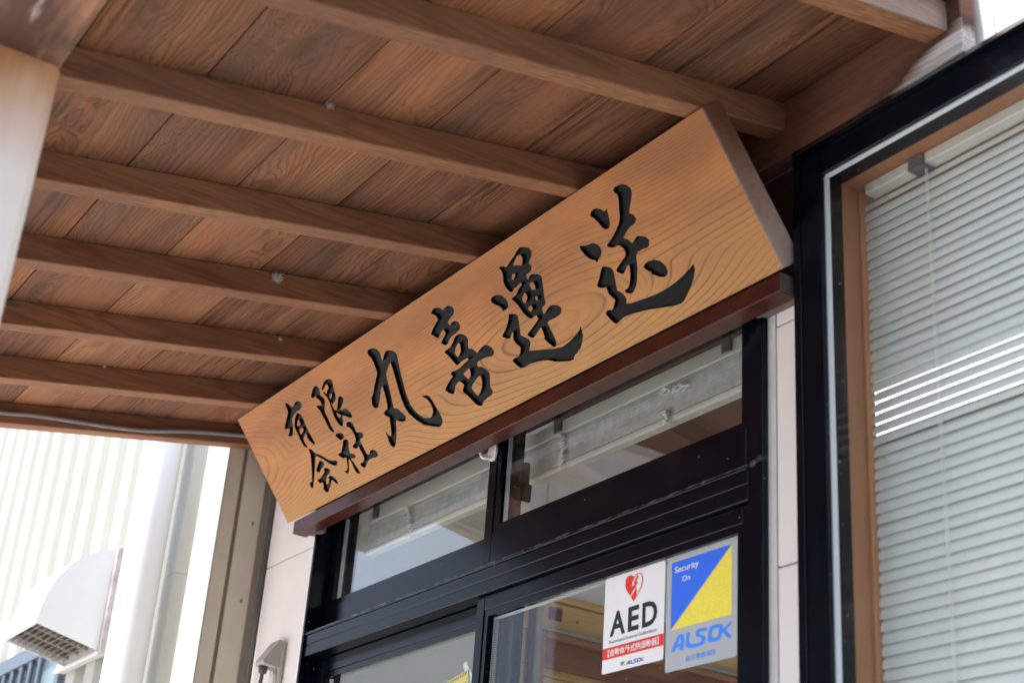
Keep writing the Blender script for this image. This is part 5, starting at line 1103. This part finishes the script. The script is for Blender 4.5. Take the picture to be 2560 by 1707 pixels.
# vent hood
vh = thing('vent_hood', (-4.67, -0.16, 2.26), 'white metal vent hood with slatted underside on the corrugated wall', 'vent')
MB().box(-4.895, -4.49, -0.172, NY + .003, 2.262, 2.60, .002).build('back_plate', M['rust'], vh)
prof = [(-0.1725, 2.596), (-0.215, 2.580), (-0.262, 2.553), (-0.302, 2.517), (-0.334, 2.470), (-0.357, 2.415), (-0.370, 2.360), (-0.374, 2.318)]
hx0, hx1 = -4.826, -4.508
hm = MB()
t_ = 0.004
inn = [(y + t_ * .8, z_ - t_ * .8) for y, z_ in prof]
hm.prism(prof + inn[::-1], 'x', hx0, hx1)
for a, b in ((hx0 + .0002, hx0 + .003), (hx1 - .003, hx1 - .0002)):
    hm.prism([(y + .0002, z_ - .0002) for y, z_ in prof] + [(-0.1728, 2.272)], 'x', a, b)
hm.build('hood_shell', M['hood'], vh)
for i in range(10):
    t = (i + .6) / 10.4
    y = -0.371 + t * 0.193; z_ = 2.322 - t * 0.045
    MB().prism([(y - .008, z_ + .004), (y + .003, z_ + .016), (y + .0045, z_ + .015), (y - .0065, z_ + .003)], 'x', hx0 + .004, hx1 - .004).build('grille_slat', M['grille'], vh)
for x in (-4.76, -4.67, -4.58):
    MB().prism([(-0.368, 2.326), (-0.180, 2.282), (-0.180, 2.302), (-0.368, 2.346)], 'x', x - .001, x + .001).build('grille_bar', M['grille'], vh)
MB().box(-4.89, -4.495, -0.180, -0.1725, 2.258, 2.266).build('drip_edge', M['hood'], vh)

# ------------------------------------------------------------------ dust and cobwebs
def cobweb(loc, r, n, label, seed):
    rr = random.Random(seed)
    m = MB()
    L = Vector(loc)
    for i in range(n):
        a = Vector((rr.uniform(0.1, 1), rr.uniform(-1, 1), rr.uniform(-1, 1))).normalized()
        b = Vector((rr.uniform(0.0, .6), rr.uniform(-1, 1), rr.uniform(-1, 1))).normalized()
        p0_ = L + b * r * rr.uniform(0, .6)
        p2_ = p0_ + a * r * rr.uniform(.15, .5)
        mid = (p0_ + p2_) / 2 + Vector((rr.uniform(0, 1), rr.uniform(-1, 1), rr.uniform(-1, 1))) * r * .3
        m.tube([p0_, mid, p2_], 0.00035, 3, 0.0002, cap=False)
    o = single(m.build('cobweb', M['web'], recalc=False), loc)
    tag(o, label, 'cobweb', 'cobwebs on the canopy rafters')
cobweb((-2.662, -0.526, 2.690), 0.019, 210, 'largest grey cobweb tuft on a rafter side left of the name board', 11)
cobweb((-1.970, -0.759, 2.660), 0.012, 60, 'small dusty cobweb high on a rafter near the top of the photo', 12)
cobweb((-2.664, -0.881, 2.665), 0.008, 40, 'tiny white cobweb fleck on a rafter right of the post', 13)
cobweb((-3.008, -0.355, 2.728), 0.010, 40, 'small cobweb beside the upper edge of the name board', 14)
cobweb((-3.356, -0.651, 2.683), 0.008, 40, 'tiny cobweb on the rafter above the grey cable', 15)

# ------------------------------------------------------------------ unseen block, added to darken what the door glass mirrors
blk = thing('apartment_block', (-25.7, -23.2, 0), 'grey brown three storey block across the yard, mirrored faintly in the door glass', 'building')
def rot2(u, v, z):
    a = R(-47.7)
    return (-25.7 + u * math.cos(a) - v * math.sin(a), -23.2 + u * math.sin(a) + v * math.cos(a), z)
def rbox(m, u0, u1, v0, v1, z0, z1):
    q = [rot2(u, v, z) for z in (z0, z1) for v in (v0, v1) for u in (u0, u1)]
    return m.add(q, [(0, 2, 3, 1), (4, 5, 7, 6), (0, 1, 5, 4), (2, 6, 7, 3), (0, 4, 6, 2), (1, 3, 7, 5)])
rbox(MB(), -5.2, 5.2, -5, 5, 0, 10.6).build('wall', plain_mat('taupe_render', (0.16, 0.13, 0.11), 0.8, 0.2), blk)
rbox(MB(), -5.5, 5.5, -5.4, 5.4, 10.6, 11.0).build('roof', M['roof'], blk)  # roof of the added, unseen reflection block
for fl in range(3):
    for i in range(3):
        u = -4.3 + i * 3.4
        wm = rbox(MB(), u, u + 1.7, 4.95, 5.06, 1.0 + fl * 3.4, 2.5 + fl * 3.4).build('window', M['bars'], blk)
        rbox(MB(), u + .08, u + 1.62, 5.04, 5.08, 1.08 + fl * 3.4, 2.42 + fl * 3.4).build('pane', M['darkglass'], wm)
